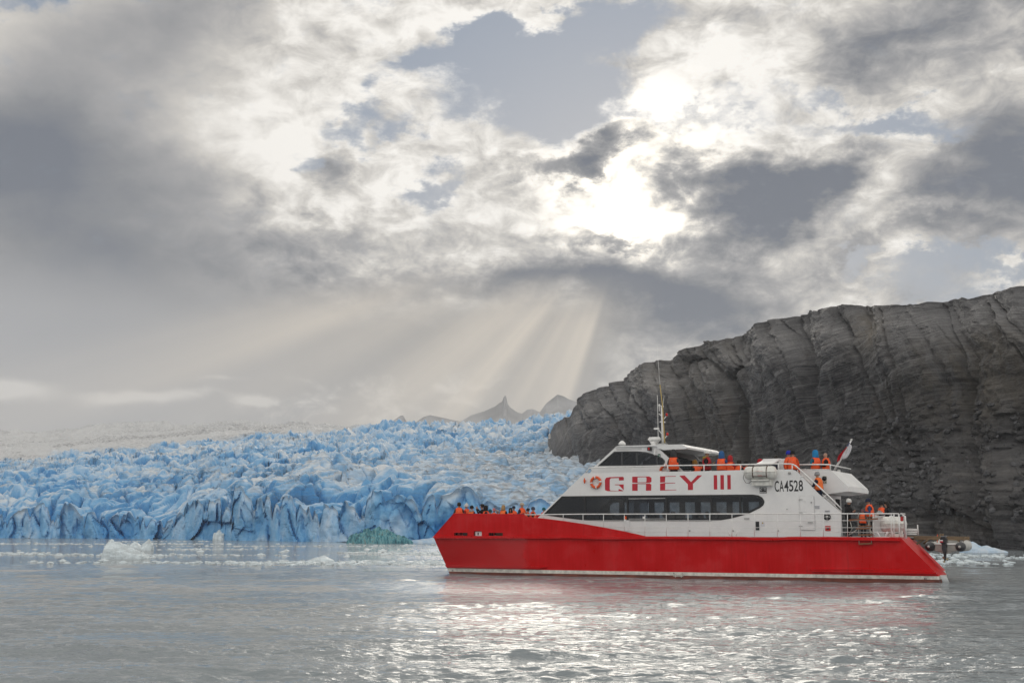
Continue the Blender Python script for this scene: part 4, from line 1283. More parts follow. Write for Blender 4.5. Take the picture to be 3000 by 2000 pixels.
# sloping stair rail, down to the aft deck
sr = rail('stair_rail', [(2321, 1359), (2330, 1363), (2400, 1426), (2440, 1464), (2466, 1491)], YU - 0.02, 0.035)
for a_, b_ in (((2352, 1392), (2345, 1400)), ((2420, 1450), (2412, 1458))):
    rail('rail_bracket', [a_, b_], YU - 0.02, 0.03, parent=sr)
rail('stair_rail', [(2336, 1380), (2400, 1440), (2466, 1500)], 1.66, 0.03)
# stair treads between the side wall and the aft wing
t0 = bp(2344, 1400, 1.2); t1 = bp(2466, 1560, 1.2)
for i in range(9):
    q = (i + 0.5) / 9
    xx = t0[0] + (t1[0] - t0[0]) * q; zz_ = UD - 0.1 - (UD - DK - 0.05) * q
    boxm('stair_tread', xx - 0.12, xx + 0.14, CAB + 0.07, 1.62, zz_ - 0.03, zz_, M_deck)
# aft wing of the upper deck
YW = 1.72
w_ = lambda px, py: bp(px, py, YW)
wing = [w_(2330, 1376.5), w_(2433, 1376.3), w_(2483, 1423), w_(2487, 1431), w_(2486, 1438.5), w_(2425, 1446.2), w_(2416, 1437), w_(2330, 1441)]
plate('aft_wing', wing, YW, YW + 0.06, M_white)
plate('aft_wing', wing, BEAM - YW - 0.06, BEAM - YW, M_white)
slab('aft_wing_slope', wing[1], wing[2], YW + 0.062, BEAM - YW - 0.062, 0.05, M_white)
slab('aft_wing_lip', wing[2], wing[4], YW + 0.062, BEAM - YW - 0.062, 0.05, M_white)
slab('aft_wing_underside', wing[4], wing[5], YW + 0.062, BEAM - YW - 0.062, 0.05, M_white)
slab('aft_wing_underside', wing[5], wing[6], YW + 0.062, BEAM - YW - 0.062, 0.05, M_white)
boxm('aft_wing_floor', wing[0][0], wing[2][0] - 0.25, YW + 0.061, BEAM - YW - 0.061, UD - 0.1, UD - 0.02, M_deck)
for px, py in ((2455, 1437), (2428, 1441)):
    xx, zz_ = bp(px, py + 2, YW + 0.5)
    lathe('underside_lamp', [(0.10, 0), (0.10, -0.03), (0.07, -0.04)], M_steel, boat, 14, 'z', (xx, YW + 0.7, zz_ - 0.02))
# picture panel on the wing: dark round badge on a pale plate
bd = plate('badge_plate', [w_(2410, 1416), w_(2422, 1416), w_(2422, 1394), w_(2410, 1394)], YW - 0.02, YW - 0.002, material('badge_plate_paint', (0.45, 0.43, 0.36), 0.5))
bx_, bz_ = w_(2415.5, 1401)
lathe('badge_disc', [(0.11, 0), (0.11, -0.012)], M_letter_black, bd, 20, 'y', (bx_, YW - 0.021, bz_))
text_mesh('badge_lettering', 'ICE', bx_ - 0.1, bx_ + 0.1, w_(2415, 1414.5)[1], w_(2415, 1410)[1], YW - 0.024, M_letter_black, bd)
YB = BEAM - YW + 0.3
sb0 = bp(2444.6, 1386, YB); sb1 = bp(2462.6, 1386, YB)
plate('starboard_wing', [sb0, sb1, bp(2463, 1403, YB), bp(2444, 1403, YB)], YB, YB + 0.5, M_white)
lan = lathe('deck_lantern', [(0.10, 0), (0.10, 0.12), (0.08, 0.14), (0.09, 0.15), (0.09, 0.19)], M_steel, boat, 14, 'z', (bp(2455, 1385, YB)[0], YB + 0.2, bp(2455, 1385.5, YB)[1]))
ar = rail('aft_upper_rail', [(2330, 1360.6), (2400, 1360.2), (2428, 1360.2), (2432, 1361.5), (2433, 1377)], YW + 0.03, 0.034)
rail('rail_post', [(2359, 1372), (2359, 1377)], YW + 0.03, 0.03, parent=ar)
rail('rail_lower', [(2340, 1374.8), (2430, 1374.8)], YW + 0.03, 0.022, parent=ar)
xq, zq = bp(2432, 1361, YW + 0.03)
tube('rail_across', [(xq, YW + 0.03, zq), (xq, BEAM - YW - 0.03, zq)], 0.03, M_rail, ar)
# starboard upper rail
tube('starboard_upper_rail', [(bx(1727, 1370, YU), BEAM - YU, bz(1727, 1370.5, YU)), (bx(2280, 1358, YU), BEAM - YU, bz(2280, 1357.8, YU))], 0.03, M_rail)
# ---- wheelhouse -----------------------------------------------------------
YH = 1.35                                    # wheelhouse side
h_ = lambda px, py: bp(px, py, YH)
hw = [h_(1728, 1386), h_(1741, 1366), h_(1803, 1309.5), h_(1860, 1307), h_(1928, 1305), h_(1931, 1314), h_(1960, 1341), h_(2003, 1381)]
bwin_px = [(1751, 1364.5), (1799, 1322), (1830, 1321), (1868, 1321), (1892, 1323.5), (1911, 1328.5), (1928, 1334), (1941, 1341), (1947.5, 1348), (1948.5, 1354), (1943.5, 1361.5), (1938, 1362.5)]
bwin = [h_(*q) for q in bwin_px]
for y0, y1 in ((YH, YH + 0.06), (BEAM - YH - 0.06, BEAM - YH)):
    plate('wheelhouse_side', hw, y0, y1, M_white, holes=[bwin])
hb_in = shrink(bwin, 0.055)
bc = [bx(q, 1345, YH) for q in (1740, 1822.5, 1866.5, 1925, 1955)]
bh = []
for i in range(4):
    pl = clip_x(hb_in, bc[i] + 0.04, bc[i + 1] - 0.04)
    if len(pl) > 2: bh.append(pl)
for (ya, yb) in ((YH - 0.015, YH + 0.05), (BEAM - YH - 0.05, BEAM - YH + 0.015)):
    plate('bridge_window_surround', shrink(bwin, 0.004), ya, yb, material('grey_window_rubber', (0.05, 0.053, 0.058), 0.4), holes=bh)
    for pl in bh: plate('bridge_window_pane', shrink(pl, -0.01), ya + 0.03, ya + 0.036, M_glass2)
slab('wheelhouse_front', hw[0], hw[1], YH + 0.062, BEAM - YH - 0.062, 0.05, M_white)
fa, fb = hw[1], hw[2]
lerp2 = lambda p, q, t: (p[0] + (q[0] - p[0]) * t, p[1] + (q[1] - p[1]) * t)
slab('wheelhouse_sill', fa, lerp2(fa, fb, 0.08), YH + 0.062, BEAM - YH - 0.062, 0.05, M_white)
slab('wheelhouse_brow', lerp2(fa, fb, 0.86), fb, YH + 0.062, BEAM - YH - 0.062, 0.05, M_white)
for i in range(4):
    ya = YH + 0.062 + i * (BEAM - 2 * YH - 0.124) / 4; yb = ya + (BEAM - 2 * YH - 0.124) / 4
    slab('windscreen_pane', lerp2(fa, fb, 0.085), lerp2(fa, fb, 0.855), ya + 0.03, yb - 0.03, 0.02, M_glass2)
    slab('windscreen_pillar', lerp2(fa, fb, 0.082), lerp2(fa, fb, 0.858), yb - 0.028, yb + 0.028, 0.05, M_black) if i < 3 else None
# roof with its aft overhang
ro = [h_(1802, 1309), h_(1812, 1305.8), h_(1926, 1303), h_(1999, 1301), h_(2014.5, 1309.5), h_(2013.5, 1314.5), h_(1945, 1318), h_(1929, 1313), h_(1926, 1307)]
plate('wheelhouse_roof', ro, YH - 0.08, BEAM - YH + 0.08, M_white)
for px, py in ((1965, 1315.5), (1983, 1314.5), (1997, 1315)):
    xx, zz_ = bp(px, py + 2, YH + 0.6)
    lathe('roof_lamp', [(0.09, 0.02), (0.09, -0.02), (0.07, -0.03)], M_steel, boat, 14, 'z', (xx, YH + 0.6, zz_ + 0.015))
boxm('roof_grille', h_(1806, 1316)[0], h_(1880, 1316)[0], YH - 0.012, YH - 0.001, h_(1840, 1318)[1], h_(1840, 1312)[1], material('pale_grille', (0.55, 0.55, 0.55), 0.6))
# wheelhouse inside
boxm('wheelhouse_sole', hw[0][0] + 0.3, hw[6][0], YH + 0.065, BEAM - YH - 0.065, hw[0][1] - 0.06, hw[0][1] - 0.02, M_dark)
boxm('helm_console', h_(1775, 1360)[0], h_(1800, 1360)[0], YH + 0.5, BEAM - YH - 0.5, hw[0][1], h_(1790, 1357)[1], M_dark, bev=0.04)
hs = boxm('helm_seat', h_(1850, 1360)[0], h_(1862, 1360)[0], YH + 1.5, YH + 2.0, hw[0][1], h_(1790, 1345)[1], M_seat, bev=0.05)
# fittings on the wheelhouse side
def hbox(name, a, b, c, d, out, mat, parent=boat, bev=0.0):
    q0, q1 = h_(a, d), h_(c, b)
    return boxm(name, q0[0], q1[0], YH - 0.085 - out, YH - 0.082 if b < 1312 else YH - 0.001, q0[1], q1[1], mat, parent, bev)
nl = boxm('navigation_lamp', h_(1900, 1315)[0], h_(1911, 1315)[0], YH - 0.22, YH - 0.001, h_(1905, 1320)[1], h_(1905, 1309.5)[1], M_black, bev=0.02)
boxm('lamp_lens', h_(1903, 1315)[0], h_(1908, 1315)[0], YH - 0.24, YH - 0.221, h_(1905, 1318)[1], h_(1905, 1311)[1], M_redlamp, nl)
boxm('extinguisher_case', h_(1917.5, 1325)[0], h_(1923.5, 1325)[0], YH - 0.16, YH - 0.016, h_(1920, 1333)[1], h_(1920, 1316)[1], M_white, bev=0.03)
sg = boxm('exit_sign', h_(1927.6, 1333)[0], h_(1934.8, 1333)[0], YH - 0.02, YH - 0.001, h_(1930, 1337)[1], h_(1930, 1329)[1], material('sign_green', (0.0, 0.09, 0.05), 0.5))
ax0 = h_(1929, 1333)[0]; ax1 = h_(1933.4, 1333)[0]; az0 = h_(1930, 1335.6)[1]; az1 = h_(1930, 1330.4)[1]
mesh_obj('sign_arrow', [(ax0, YH - 0.023, az1), (ax0 + 0.02, YH - 0.023, az1), (ax1, YH - 0.023, az0 + 0.02), (ax1, YH - 0.023, az1), (ax1 + 0.005, YH - 0.023, az0), (ax1 - 0.03, YH - 0.023, az0)], [(0, 1, 2, 5), (2, 3, 4, 5)], M_lw, sg)
# satellite dome, radar, mast
gx_, gz_ = bp(1822.5, 1306.5, 4.0)
lathe('satellite_dome', [(0.08, 0), (0.08, 0.03), (0.19, 0.06), (0.2, 0.12), (0.16, 0.2), (0.09, 0.26), (0.02, 0.29)], M_rail, boat, 20, 'z', (gx_, 4.0, gz_))
YM = 3.2
m_ = lambda px, py: bp(px, py, YM)
rx_, rz_ = m_(1917, 1303.5)
rd = lathe('radar_pedestal', [(0.28, 0.0), (0.22, 0.06), (0.16, 0.10), (0.2, 0.16), (0.24, 0.22), (0.1, 0.26)], M_rail, boat, 18, 'z', (rx_, YM, rz_ - 0.05))
boxm('radar_scanner', m_(1900, 1286)[0], m_(1936, 1286)[0], YM - 0.16, YM + 0.12, m_(1910, 1292)[1], m_(1910, 1280)[1], M_rail, rd, bev=0.06)
boxm('radar_motor', m_(1913, 1290)[0], m_(1933, 1290)[0], YM - 0.22, YM - 0.17, m_(1910, 1295)[1], m_(1910, 1288)[1], M_steel, rd)
boxm('mast_foot', m_(1929, 1300)[0], m_(1953, 1300)[0], YM - 0.2, YM + 0.2, m_(1940, 1304)[1], m_(1940, 1299)[1], M_steel)
ms = tube('mast', [(m_(1942.5, 1300)[0], YM, m_(1942.5, 1300)[1]), (m_(1940.5, 1235)[0], YM, m_(1940.5, 1235)[1]), (m_(1938.5, 1189)[0], YM, m_(1938.5, 1189)[1])], [0.075, 0.06, 0.045], M_rail)
def mt(name, pts, r, mat, y=YM):
    return tube(name, [(bp(a, b, y)[0], y, bp(a, b, y)[1]) for a, b in pts], r, mat, ms, 6)
mt('whip_antenna_base', [(1947.5, 1297), (1941, 1189), (1933.5, 1127)], [0.03, 0.026, 0.02], M_yellow, YM - 0.12)
mt('whip_antenna', [(1933.5, 1127), (1929, 1067), (1924.5, 1010)], [0.014, 0.010, 0.006], M_rail, YM - 0.12)
mt('antenna', [(1928.3, 1279), (1927, 1215), (1925.8, 1157)], [0.02, 0.016, 0.012], M_rail)
mt('antenna', [(1942, 1189), (1945.4, 1159.5)], [0.014, 0.008], M_rail)
mt('mast_arm', [(1933, 1235), (1949, 1236)], 0.035, M_rail)
mt('mast_arm', [(1940, 1272), (1930, 1259)], 0.025, M_rail); mt('mast_arm', [(1940, 1219), (1930, 1211)], 0.025, M_rail)
mt('mast_arm', [(1942, 1230), (1953, 1217)], 0.022, M_rail); mt('mast_arm', [(1944, 1287), (1956, 1273)], 0.022, M_rail)
mt('masthead_cap', [(1940, 1188), (1940, 1194)], [0.10, 0.06], M_rail)
for px, py in ((1953.3, 1214), (1955.2, 1271)):
    xx, zz_ = m_(px, py); lathe('mast_lamp', [(0.05, -0.08), (0.06, -0.02), (0.06, 0.05), (0.03, 0.08)], M_redlamp, ms, 12, 'z', (xx, YM, zz_))
xx, zz_ = m_(1931.5, 1188); lathe('anemometer', [(0.02, -0.3), (0.03, -0.05), (0.055, 0), (0.05, 0.06), (0.02, 0.08)], M_rail, ms, 12, 'z', (xx, YM, zz_))
xx, zz_ = m_(1924, 1255.5); boxm('mast_floodlight', xx - 0.13, xx + 0.13, YM - 0.1, YM + 0.05, zz_ - 0.04, zz_ + 0.05, M_rail, ms, bev=0.01)
mt('mast_stay', [(1947, 1290), (1955, 1302)], 0.008, M_steel)
xx, zz_ = m_(1931, 1207); lathe('mast_horn', [(0.03, -0.03), (0.04, 0.0), (0.03, 0.04)], M_black, ms, 10, 'z', (xx, YM, zz_))
# two lounge tables / hatch on the upper deck: a tilted white panel with a dark underside
YT = 2.2
t_ = lambda px, py: bp(px, py, YT)
tp = plate('tilted_panel', [t_(2222, 1361), t_(2236, 1343.5), t_(2286, 1342), t_(2272, 1359.5)], YT, YT + 0.05, M_white)
va = []
q4 = [t_(2222, 1361.5), t_(2273, 1360)]; q5 = [t_(2238, 1343.5), t_(2286, 1341.5)]
hp = mesh_obj('hatch_lid', [(q4[0][0], 1.5, q4[0][1]), (q4[1][0], 1.5, q4[1][1]), (q5[1][0], 2.5, q5[1][1]), (q5[0][0], 2.5, q5[0][1])], [(0, 1, 2, 3)], M_white, tp)
sm_ = hp.modifiers.new('thickness', 'SOLIDIFY'); sm_.thickness = 0.05
boxm('hatch_box', q4[0][0] + 0.1, q4[1][0] - 0.1, 1.6, 2.5, UD, q4[0][1] - 0.04, material('dark_locker', (0.07, 0.075, 0.08), 0.6), tp)
boxm('white_locker', bx(2280, 1345, 3), bx(2300, 1345, 3), 3.0, 3.5, UD, bz(2290, 1343, 3), M_white, bev=0.02)
# bench seats on the upper deck
for px in (2040, 2150, 2225):
    xx = bx(px, 1370, 2.6)
    bs = boxm('deck_bench', xx - 0.5, xx + 0.6, 2.2, 2.65, UD + 0.36, UD + 0.43, M_white, bev=0.01)
    for s in (-0.4, 0.45): boxm('bench_leg', xx + s, xx + s + 0.06, 2.3, 2.55, UD, UD + 0.36, M_steel, bs)
# white locker on the aft deck, deck gear
q0, q1 = bp(2558, 1569, 2.6), bp(2596, 1509, 2.6)
boxm('aft_locker', q0[0], q1[0], 2.6, 4.6, DK - 0.012, q1[1], M_white, bev=0.03)
q0, q1 = bp(2560, 1509, 2.9), bp(2580, 1494, 2.9)
boxm('drinks_urn', q0[0] + 0.1, q0[0] + 0.35, 3.0, 3.25, q0[1] + 0.03, q1[1], M_steel, bev=0.06)
boxm('serving_tray', q0[0] - 0.1, q0[0] + 0.6, 2.8, 3.4, q0[1], q0[1] + 0.025, M_rail)
# folded gangway platform and davit beam beyond the stern
gp = boxm('stern_platform', bx(2648, 1560, 3), bx(2688, 1560, 3), 3.0, 3.06, bz(2660, 1566, 3), bz(2660, 1563.5, 3), M_steel)
for yy in (1549, 1553, 1558, 1563):
    tube('platform_rail', [(bx(2648, yy, 3), 3.0, bz(2648, yy, 3)), (bx(2687, yy + 1, 3), 3.0, bz(2687, yy + 1, 3))], 0.03, M_rail, gp, 6)
tube('platform_post', [(bx(2688, 1537, 3), 3.0, bz(2688, 1536, 3)), (bx(2690, 1567, 3), 3.0, bz(2690, 1567, 3))], 0.03, M_rail, gp, 6)
YD = 3.6
dv0, dv1 = bp(2640, 1573.5, YD), bp(2826, 1576, YD)
th = 0.10
db = plate('davit_beam', [(dv0[0], dv0[1] - th), (dv1[0], dv1[1] - th), (dv1[0], dv1[1] + th * 0.7), (dv0[0], dv0[1] + th * 0.7)], YD, YD + 0.14, M_beam)
db2 = plate('davit_beam', [(dv0[0], dv0[1] - th), (dv1[0], dv1[1] - th), (dv1[0], dv1[1] + th * 0.7), (dv0[0], dv0[1] + th * 0.7)], YD + 1.6, YD + 1.74, M_beam)
br = bp(2683, 1600, YD); br2 = bp(2705, 1577, YD); br0 = bp(2640, 1636, YD)
tube('beam_brace', [(br0[0] - 0.3, YD + 0.07, br0[1]), (br2[0], YD + 0.07, br2[1] - 0.03)], 0.05, M_beam, db, 6)
tube('beam_brace', [(bx(2706, 1592, YD), YD - 0.03, bz(2706, 1592, YD)), (bx(2722, 1578, YD), YD - 0.03, bz(2722, 1577, YD))], 0.045, M_beam, db, 6)
for px in (2754, 2761):
    tube('beam_peg', [(bx(px, 1572, YD), YD + 0.07, bz(px, 1575, YD)), (bx(px, 1563, YD), YD + 0.07, bz(px, 1562.5, YD))], [0.05, 0.055], M_beam, db, 8)
boxm('beam_block', bx(2805, 1582, YD), bx(2811, 1582, YD), YD, YD + 0.14, bz(2805, 1586, YD), bz(2805, 1579, YD), M_beam, db)


# ================================================================== things carried by the boat
def world_empty(name, x, y, z, label, cat, group=None, rot=0.0):
    e = bpy.data.objects.new(name, None); C.objects.link(e)
    e.location = BOW + BX * x + BY * y + Vector((0, 0, z)); e.rotation_euler = (0, 0, BYAW + rot)
    e.empty_display_size = 0.3
    return tag(e, label, cat, group)


# life rings
def life_ring(px, py, y, rpx, label, straps=True):
    x, z = bp(px, py, y)
    e = world_empty('life_ring', x, y - 0.07, z, label, 'life ring', 'orange life rings on the boat')
    r0 = 0.255
    torus('ring', r0, 0.065, M_orange, e)
    for i in range(4):
        a = i * math.pi / 2 + 0.12
        tube('reflective_band', [(r0 * math.cos(a + d), 0, r0 * math.sin(a + d)) for d in (-0.13, 0, 0.13)], 0.068, M_rail, e, 10)
    if straps:
        pts = [(r0 * 1.25 * math.cos(t), -0.05, r0 * 1.25 * math.sin(t) - (0.04 if math.sin(t) < 0 else 0)) for t in np.linspace(-2.6, -0.2, 12)]
        tube('grab_line', pts, 0.008, M_rope, e, 5)
        tube('grab_line', [(-0.2, -0.03, 0.0), (-0.05, -0.02, 0.1), (0.02, -0.02, 0.06), (0.18, -0.03, -0.08)], 0.007, M_rope, e, 5)
life_ring(1747, 1412.5, CAB, 21, 'orange life ring with white bands hung in front of the red letter G')
life_ring(1951, 1379, YH - 0.06, 16, 'orange life ring half hidden behind the upper rail under the bridge window', False)
x, z = bp(1714.5, 1408, CAB)
e = world_empty('marker_light', x, CAB - 0.09, z, 'small orange marker light hung left of the life ring', 'marker light')
lathe('lamp_body', [(0.02, -0.13), (0.03, -0.10), (0.05, -0.05), (0.055, 0.04), (0.04, 0.06)], M_orange, e, 14)
lathe('lamp_lens', [(0.025, 0.06), (0.028, 0.12), (0.018, 0.14)], M_orange, e, 12)
boxm('bracket', -0.03, 0.03, 0.03, 0.085, 0.05, 0.08, M_rail, e)

# life-raft canisters
def canister(x, y, z, L, r, axis_yaw, label, cradle):
    e = world_empty('life_raft_canister', x, y, z, label, 'life raft', None, axis_yaw)
    prof = [(r * 0.55, -L / 2), (r * 0.86, -L / 2 + 0.05), (r * 0.97, -L / 2 + 0.13), (r, -L / 2 + 0.2), (r, L / 2 - 0.2), (r * 0.97, L / 2 - 0.13), (r * 0.86, L / 2 - 0.05), (r * 0.55, L / 2)]
    lathe('shell', prof, M_canister, e, 28, 'x')
    # joint flange running round lengthwise
    pts = []
    for (rr, h) in prof: pts.append((h, -rr - 0.012, 0.10 * r))
    tube('flange', pts, 0.018, M_canister, e, 6)
    tube('flange', [(h, -rr * 0.98 - 0.01, 0.0) for rr, h in prof], 0.012, M_canister, e, 6)
    if cradle:
        for s in (-0.30, 0.36):
            pts = [(s, (r + 0.015) * math.cos(t), (r + 0.015) * math.sin(t)) for t in np.linspace(-math.pi * 0.75, -math.pi * 1.5, 12)]
            tube('lashing_strap', pts, 0.022, M_brown, e, 6)
        tube('strap_bar', [(-0.30, -r * 0.98 - 0.02, -0.18), (0.36, -r * 0.98 - 0.02, -0.18)], 0.018, M_brown, e, 6)
        boxm('cradle', -0.42, 0.52, -0.10, 0.3, -r - 0.30, -r + 0.02, M_canister, e, bev=0.02)
        boxm('cradle_lip', -0.40, 0.46, -0.22, -0.10, -r - 0.08, -r + 0.0, M_canister, e, bev=0.02)
        tube('painter_line', [(-L / 2 - 0.02, -0.1, -0.05), (-L / 2 - 0.06, -0.1, -0.25), (-L / 2 + 0.05, -0.1, -0.45), (-L / 2 + 0.22, -0.1, -0.48), (-L / 2 + 0.33, -0.1, -0.36)], 0.012, M_black, e, 5)
        text_mesh('stencil', 'LIFERAFT', -0.14, 0.20, 0.02, 0.07, -r - 0.018, M_letter_red, e, bold=0.0)
        text_mesh('stencil', 'SOLAS', -0.04, 0.14, -0.16, -0.11, -r - 0.02, M_letter_red, e, bold=0.0)
    return e
x, z = bp(2228, 1384.5, 0.45)
canister(x, 0.45, z, 1.5, 0.31, 0.0, 'white life raft canister strapped outside the upper deck rail', True)
x, z = bp(2613, 1536, 1.0)
cn = canister(x, 1.35, z, 1.1, 0.36, R(38), 'round white life raft canister on the aft deck beside the stern rail', False)
boxm('cradle', -0.35, 0.35, -0.25, 0.25, -0.56, -0.40, M_canister, cn, bev=0.02)
for s in (-0.25, 0.25): boxm('cradle_arm', s - 0.04, s + 0.04, -0.3, 0.3, -0.42, -0.28, M_canister, cn)
# flag
f0_ = bp(2441.5, 1383, 4.0); f1_ = bp(2494.5, 1288.5, 4.0)
e = world_empty('flag', f0_[0], 4.0, f0_[1], 'limp red and white flag on a slanted white pole at the stern', 'flag')
L_ = (f1_[0] - f0_[0], f1_[1] - f0_[1])
tube('flagpole', [(0, 0, 0), (L_[0] * 0.55, 0, L_[1] * 0.55), (L_[0], 0, L_[1])], [0.055, 0.045, 0.035], M_rail, e)
lathe('pole_cap', [(0.05, 0), (0.06, 0.03), (0.02, 0.06)], M_rail, e, 10, 'z', (L_[0], 0, L_[1]))
ul = math.hypot(*L_); ux, uz = L_[0] / ul, L_[1] / ul
def flagbit(name, s0, s1, o0, o1, mat, seed):
    rr = random.Random(seed); v = []; f = []; ns, no = 14, 8
    for i in range(ns):
        s = s0 + (s1 - s0) * i / (ns - 1)
        for j in range(no):
            q = o0 + (o1 - o0) * j / (no - 1)
            drop = q * (0.35 + 0.65 * max(0.0, math.sin(math.pi * i / (ns - 1))) ** 0.6)
            v.append((ux * s * ul + drop * 0.9, -0.02 + 0.09 * math.sin(j * 1.7 + i * 0.5 + seed), uz * s * ul - abs(drop) * 0.55))
    for i in range(ns - 1):
        for j in range(no - 1):
            a_ = i * no + j; f.append((a_, a_ + 1, a_ + no + 1, a_ + no))
    o = mesh_obj(name, v, f, mat, e, smooth=True); sm = o.modifiers.new('thickness', 'SOLIDIFY'); sm.thickness = 0.006
    return o
flagbit('red_stripe', 0.36, 0.80, -0.30, 0.0, M_flag_red, 1)
flagbit('white_stripe', 0.44, 0.88, 0.0, 0.24, M_flag_white, 2)
flagbit('blue_canton', 0.80, 0.93, -0.07, 0.02, M_flag_blue, 3)

# boarding ladder with wooden rungs hung over the side
x, z = bp(2535, 1505, 0.0)
e = world_empty('boarding_ladder', x, -0.06, z, 'rope boarding ladder with brown wooden rungs folded over the aft rail', 'ladder')
k5 = lambda X, Y: (bp(2350 + X / 4.704, 1420 + Y / 4.704, -0.06)[0] - x, bp(2350 + X / 4.704, 1420 + Y / 4.704, -0.06)[1] - z)
for (X0, Y0, X1, Y1, w) in ((645, 482, 1045, 464, 0.03), (780, 438, 960, 438, 0.018), (778, 570, 955, 564, 0.024), (745, 602, 935, 596, 0.028), (772, 688, 960, 682, 0.028), (780, 812, 966, 803, 0.032)):
    a_, b_ = k5(X0, Y0), k5(X1, Y1)
    v = []
    for (p, q) in (a_, b_):
        v += [(p, -0.05, q - w), (p, 0.05, q - w), (p, 0.05, q + w), (p, -0.05, q + w)]
    recalc(mesh_obj('rung', v, [(0, 1, 2, 3), (7, 6, 5, 4), (0, 4, 5, 1), (1, 5, 6, 2), (2, 6, 7, 3), (3, 7, 4, 0)], M_wood, e))
for pts in ([(785, 812), (782, 690), (775, 590), (770, 480), (778, 385)], [(955, 805), (952, 690), (935, 590), (930, 480), (935, 385)], [(770, 600), (700, 655), (645, 690)], [(930, 610), (965, 660), (1000, 700)], [(905, 460), (920, 600), (955, 690)], [(655, 480), (690, 600), (640, 690)]):
    tube('rope', [(k5(*p)[0], 0.0, k5(*p)[1]) for p in pts], 0.017, M_rope, e, 6)

# inflatable dinghy slung under the davit beams
YZ = 2.3
zx, zz0 = bp(2767.5, 1600.5, YZ)
e = world_empty('inflatable_dinghy', zx, YZ, zz0, 'grey inflatable dinghy slung from wooden beams behind the stern', 'dinghy')
M_tube = material('grey_dinghy_fabric', (0.50, 0.50, 0.48), 0.55, var=0.15)
M_cone = material('charcoal_dinghy_cone', (0.045, 0.047, 0.052), 0.5, var=0.2)
M_hullg = material('dinghy_hull', (0.42, 0.41, 0.38), 0.5, var=0.2)
sp2 = 0.66; rt = 0.215
for s in (-1, 1):
    pts = [(s * sp2, 0.28, 0), (s * sp2, 2.4, 0.0), (s * sp2 * 0.9, 2.9, 0.06), (s * sp2 * 0.55, 3.3, 0.14), (0, 3.5, 0.18)]
    tb_ = tube('buoyancy_tube', pts, rt, M_tube, e, 18)
    lathe('tube_cone', [(rt * 1.01, 0.30), (rt * 1.01, 0.10), (rt * 0.9, 0.0), (rt * 0.55, -0.12), (rt * 0.25, -0.2), (rt * 0.22, -0.24), (0.02, -0.25)], M_cone, e, 22, 'y', (s * sp2, 0, 0))
    lathe('cone_cap', [(rt * 0.26, -0.21), (rt * 0.26, -0.25), (0.02, -0.265)], M_tube, e, 14, 'y', (s * sp2, 0, 0))
    torus('grab_handle', 0.09, 0.014, M_cone, e, 'y', (s * sp2 * 1.0, 0.6, rt), 16, 6)
    tube('sling', [(s * sp2 * 0.75, 1.3, rt * 0.8), (s * sp2 * 0.72, 1.36, rt + 0.32)], 0.02, M_orange if s < 0 else M_black, e, 6)
boxm('transom', -0.47, 0.47, 0.22, 0.28, -0.20, 0.10, M_hullg, e, bev=0.01)
tube('transom_bar', [(-0.5, 0.2, 0.10), (0.5, 0.2, 0.10)], 0.022, M_rail, e, 6)
vh = [(-0.6, 0.25, -0.12), (0, 0.25, -0.34), (0.6, 0.25, -0.12), (-0.5, 2.8, -0.05), (0, 3.0, -0.1), (0.5, 2.8, -0.05), (-0.6, 0.25, 0.0), (0.6, 0.25, 0.0), (-0.5, 2.8, 0.05), (0.5, 2.8, 0.05)]
recalc(mesh_obj('keel', vh, [(0, 1, 4, 3), (1, 2, 5, 4), (0, 6, 7, 2, 1), (6, 8, 9, 7), (0, 3, 8, 6), (2, 7, 9, 5), (3, 4, 5, 9, 8)], M_hullg, e))
boxm('thwart', -0.5, 0.5, 1.2, 1.5, 0.10, 0.15, M_rail, e, bev=0.01)
boxm('bow_cover', -0.45, 0.45, 1.8, 2.9, 0.10, 0.2, M_tube, e, bev=0.05)
# outboard motor on the transom
om = world_empty('outboard_motor', zx, YZ + 0.08, zz0, 'black outboard motor with a red panel on the dinghy transom', 'outboard motor')
M_om = material('black_engine_cowl', (0.018, 0.019, 0.022), 0.28)
cw = boxm('cowling', -0.17, 0.13, -0.30, 0.14, 0.10, 0.44, M_om, om); bevel(cw, 0.06, 3)
lid = boxm('cowling_lid', -0.155, 0.115, -0.27, 0.12, 0.435, 0.475, material('grey_engine_lid', (0.22, 0.23, 0.25), 0.3), om); bevel(lid, 0.018, 2)
boxm('red_panel', -0.165, -0.03, -0.312, -0.300, 0.19, 0.25, M_letter_red, om)
boxm('white_panel', -0.165, -0.03, -0.311, -0.300, 0.255, 0.30, M_lw, om)
lg = plate('motor_leg', [(-0.10, 0.12), (0.08, 0.12), (0.07, -0.15), (0.05, -0.45), (0.06, -0.52), (-0.04, -0.52), (-0.06, -0.3), (-0.12, -0.1)], -0.16, -0.02, M_om, om)
plate('cavitation_plate', [(-0.13, -0.30), (0.13, -0.30), (0.13, -0.315), (-0.13, -0.315)], -0.3, 0.05, M_om, om)
lathe('gearcase', [(0.02, -0.28), (0.05, -0.2), (0.055, -0.05), (0.03, 0.08)], M_om, om, 14, 'y', (0, 0, -0.56))
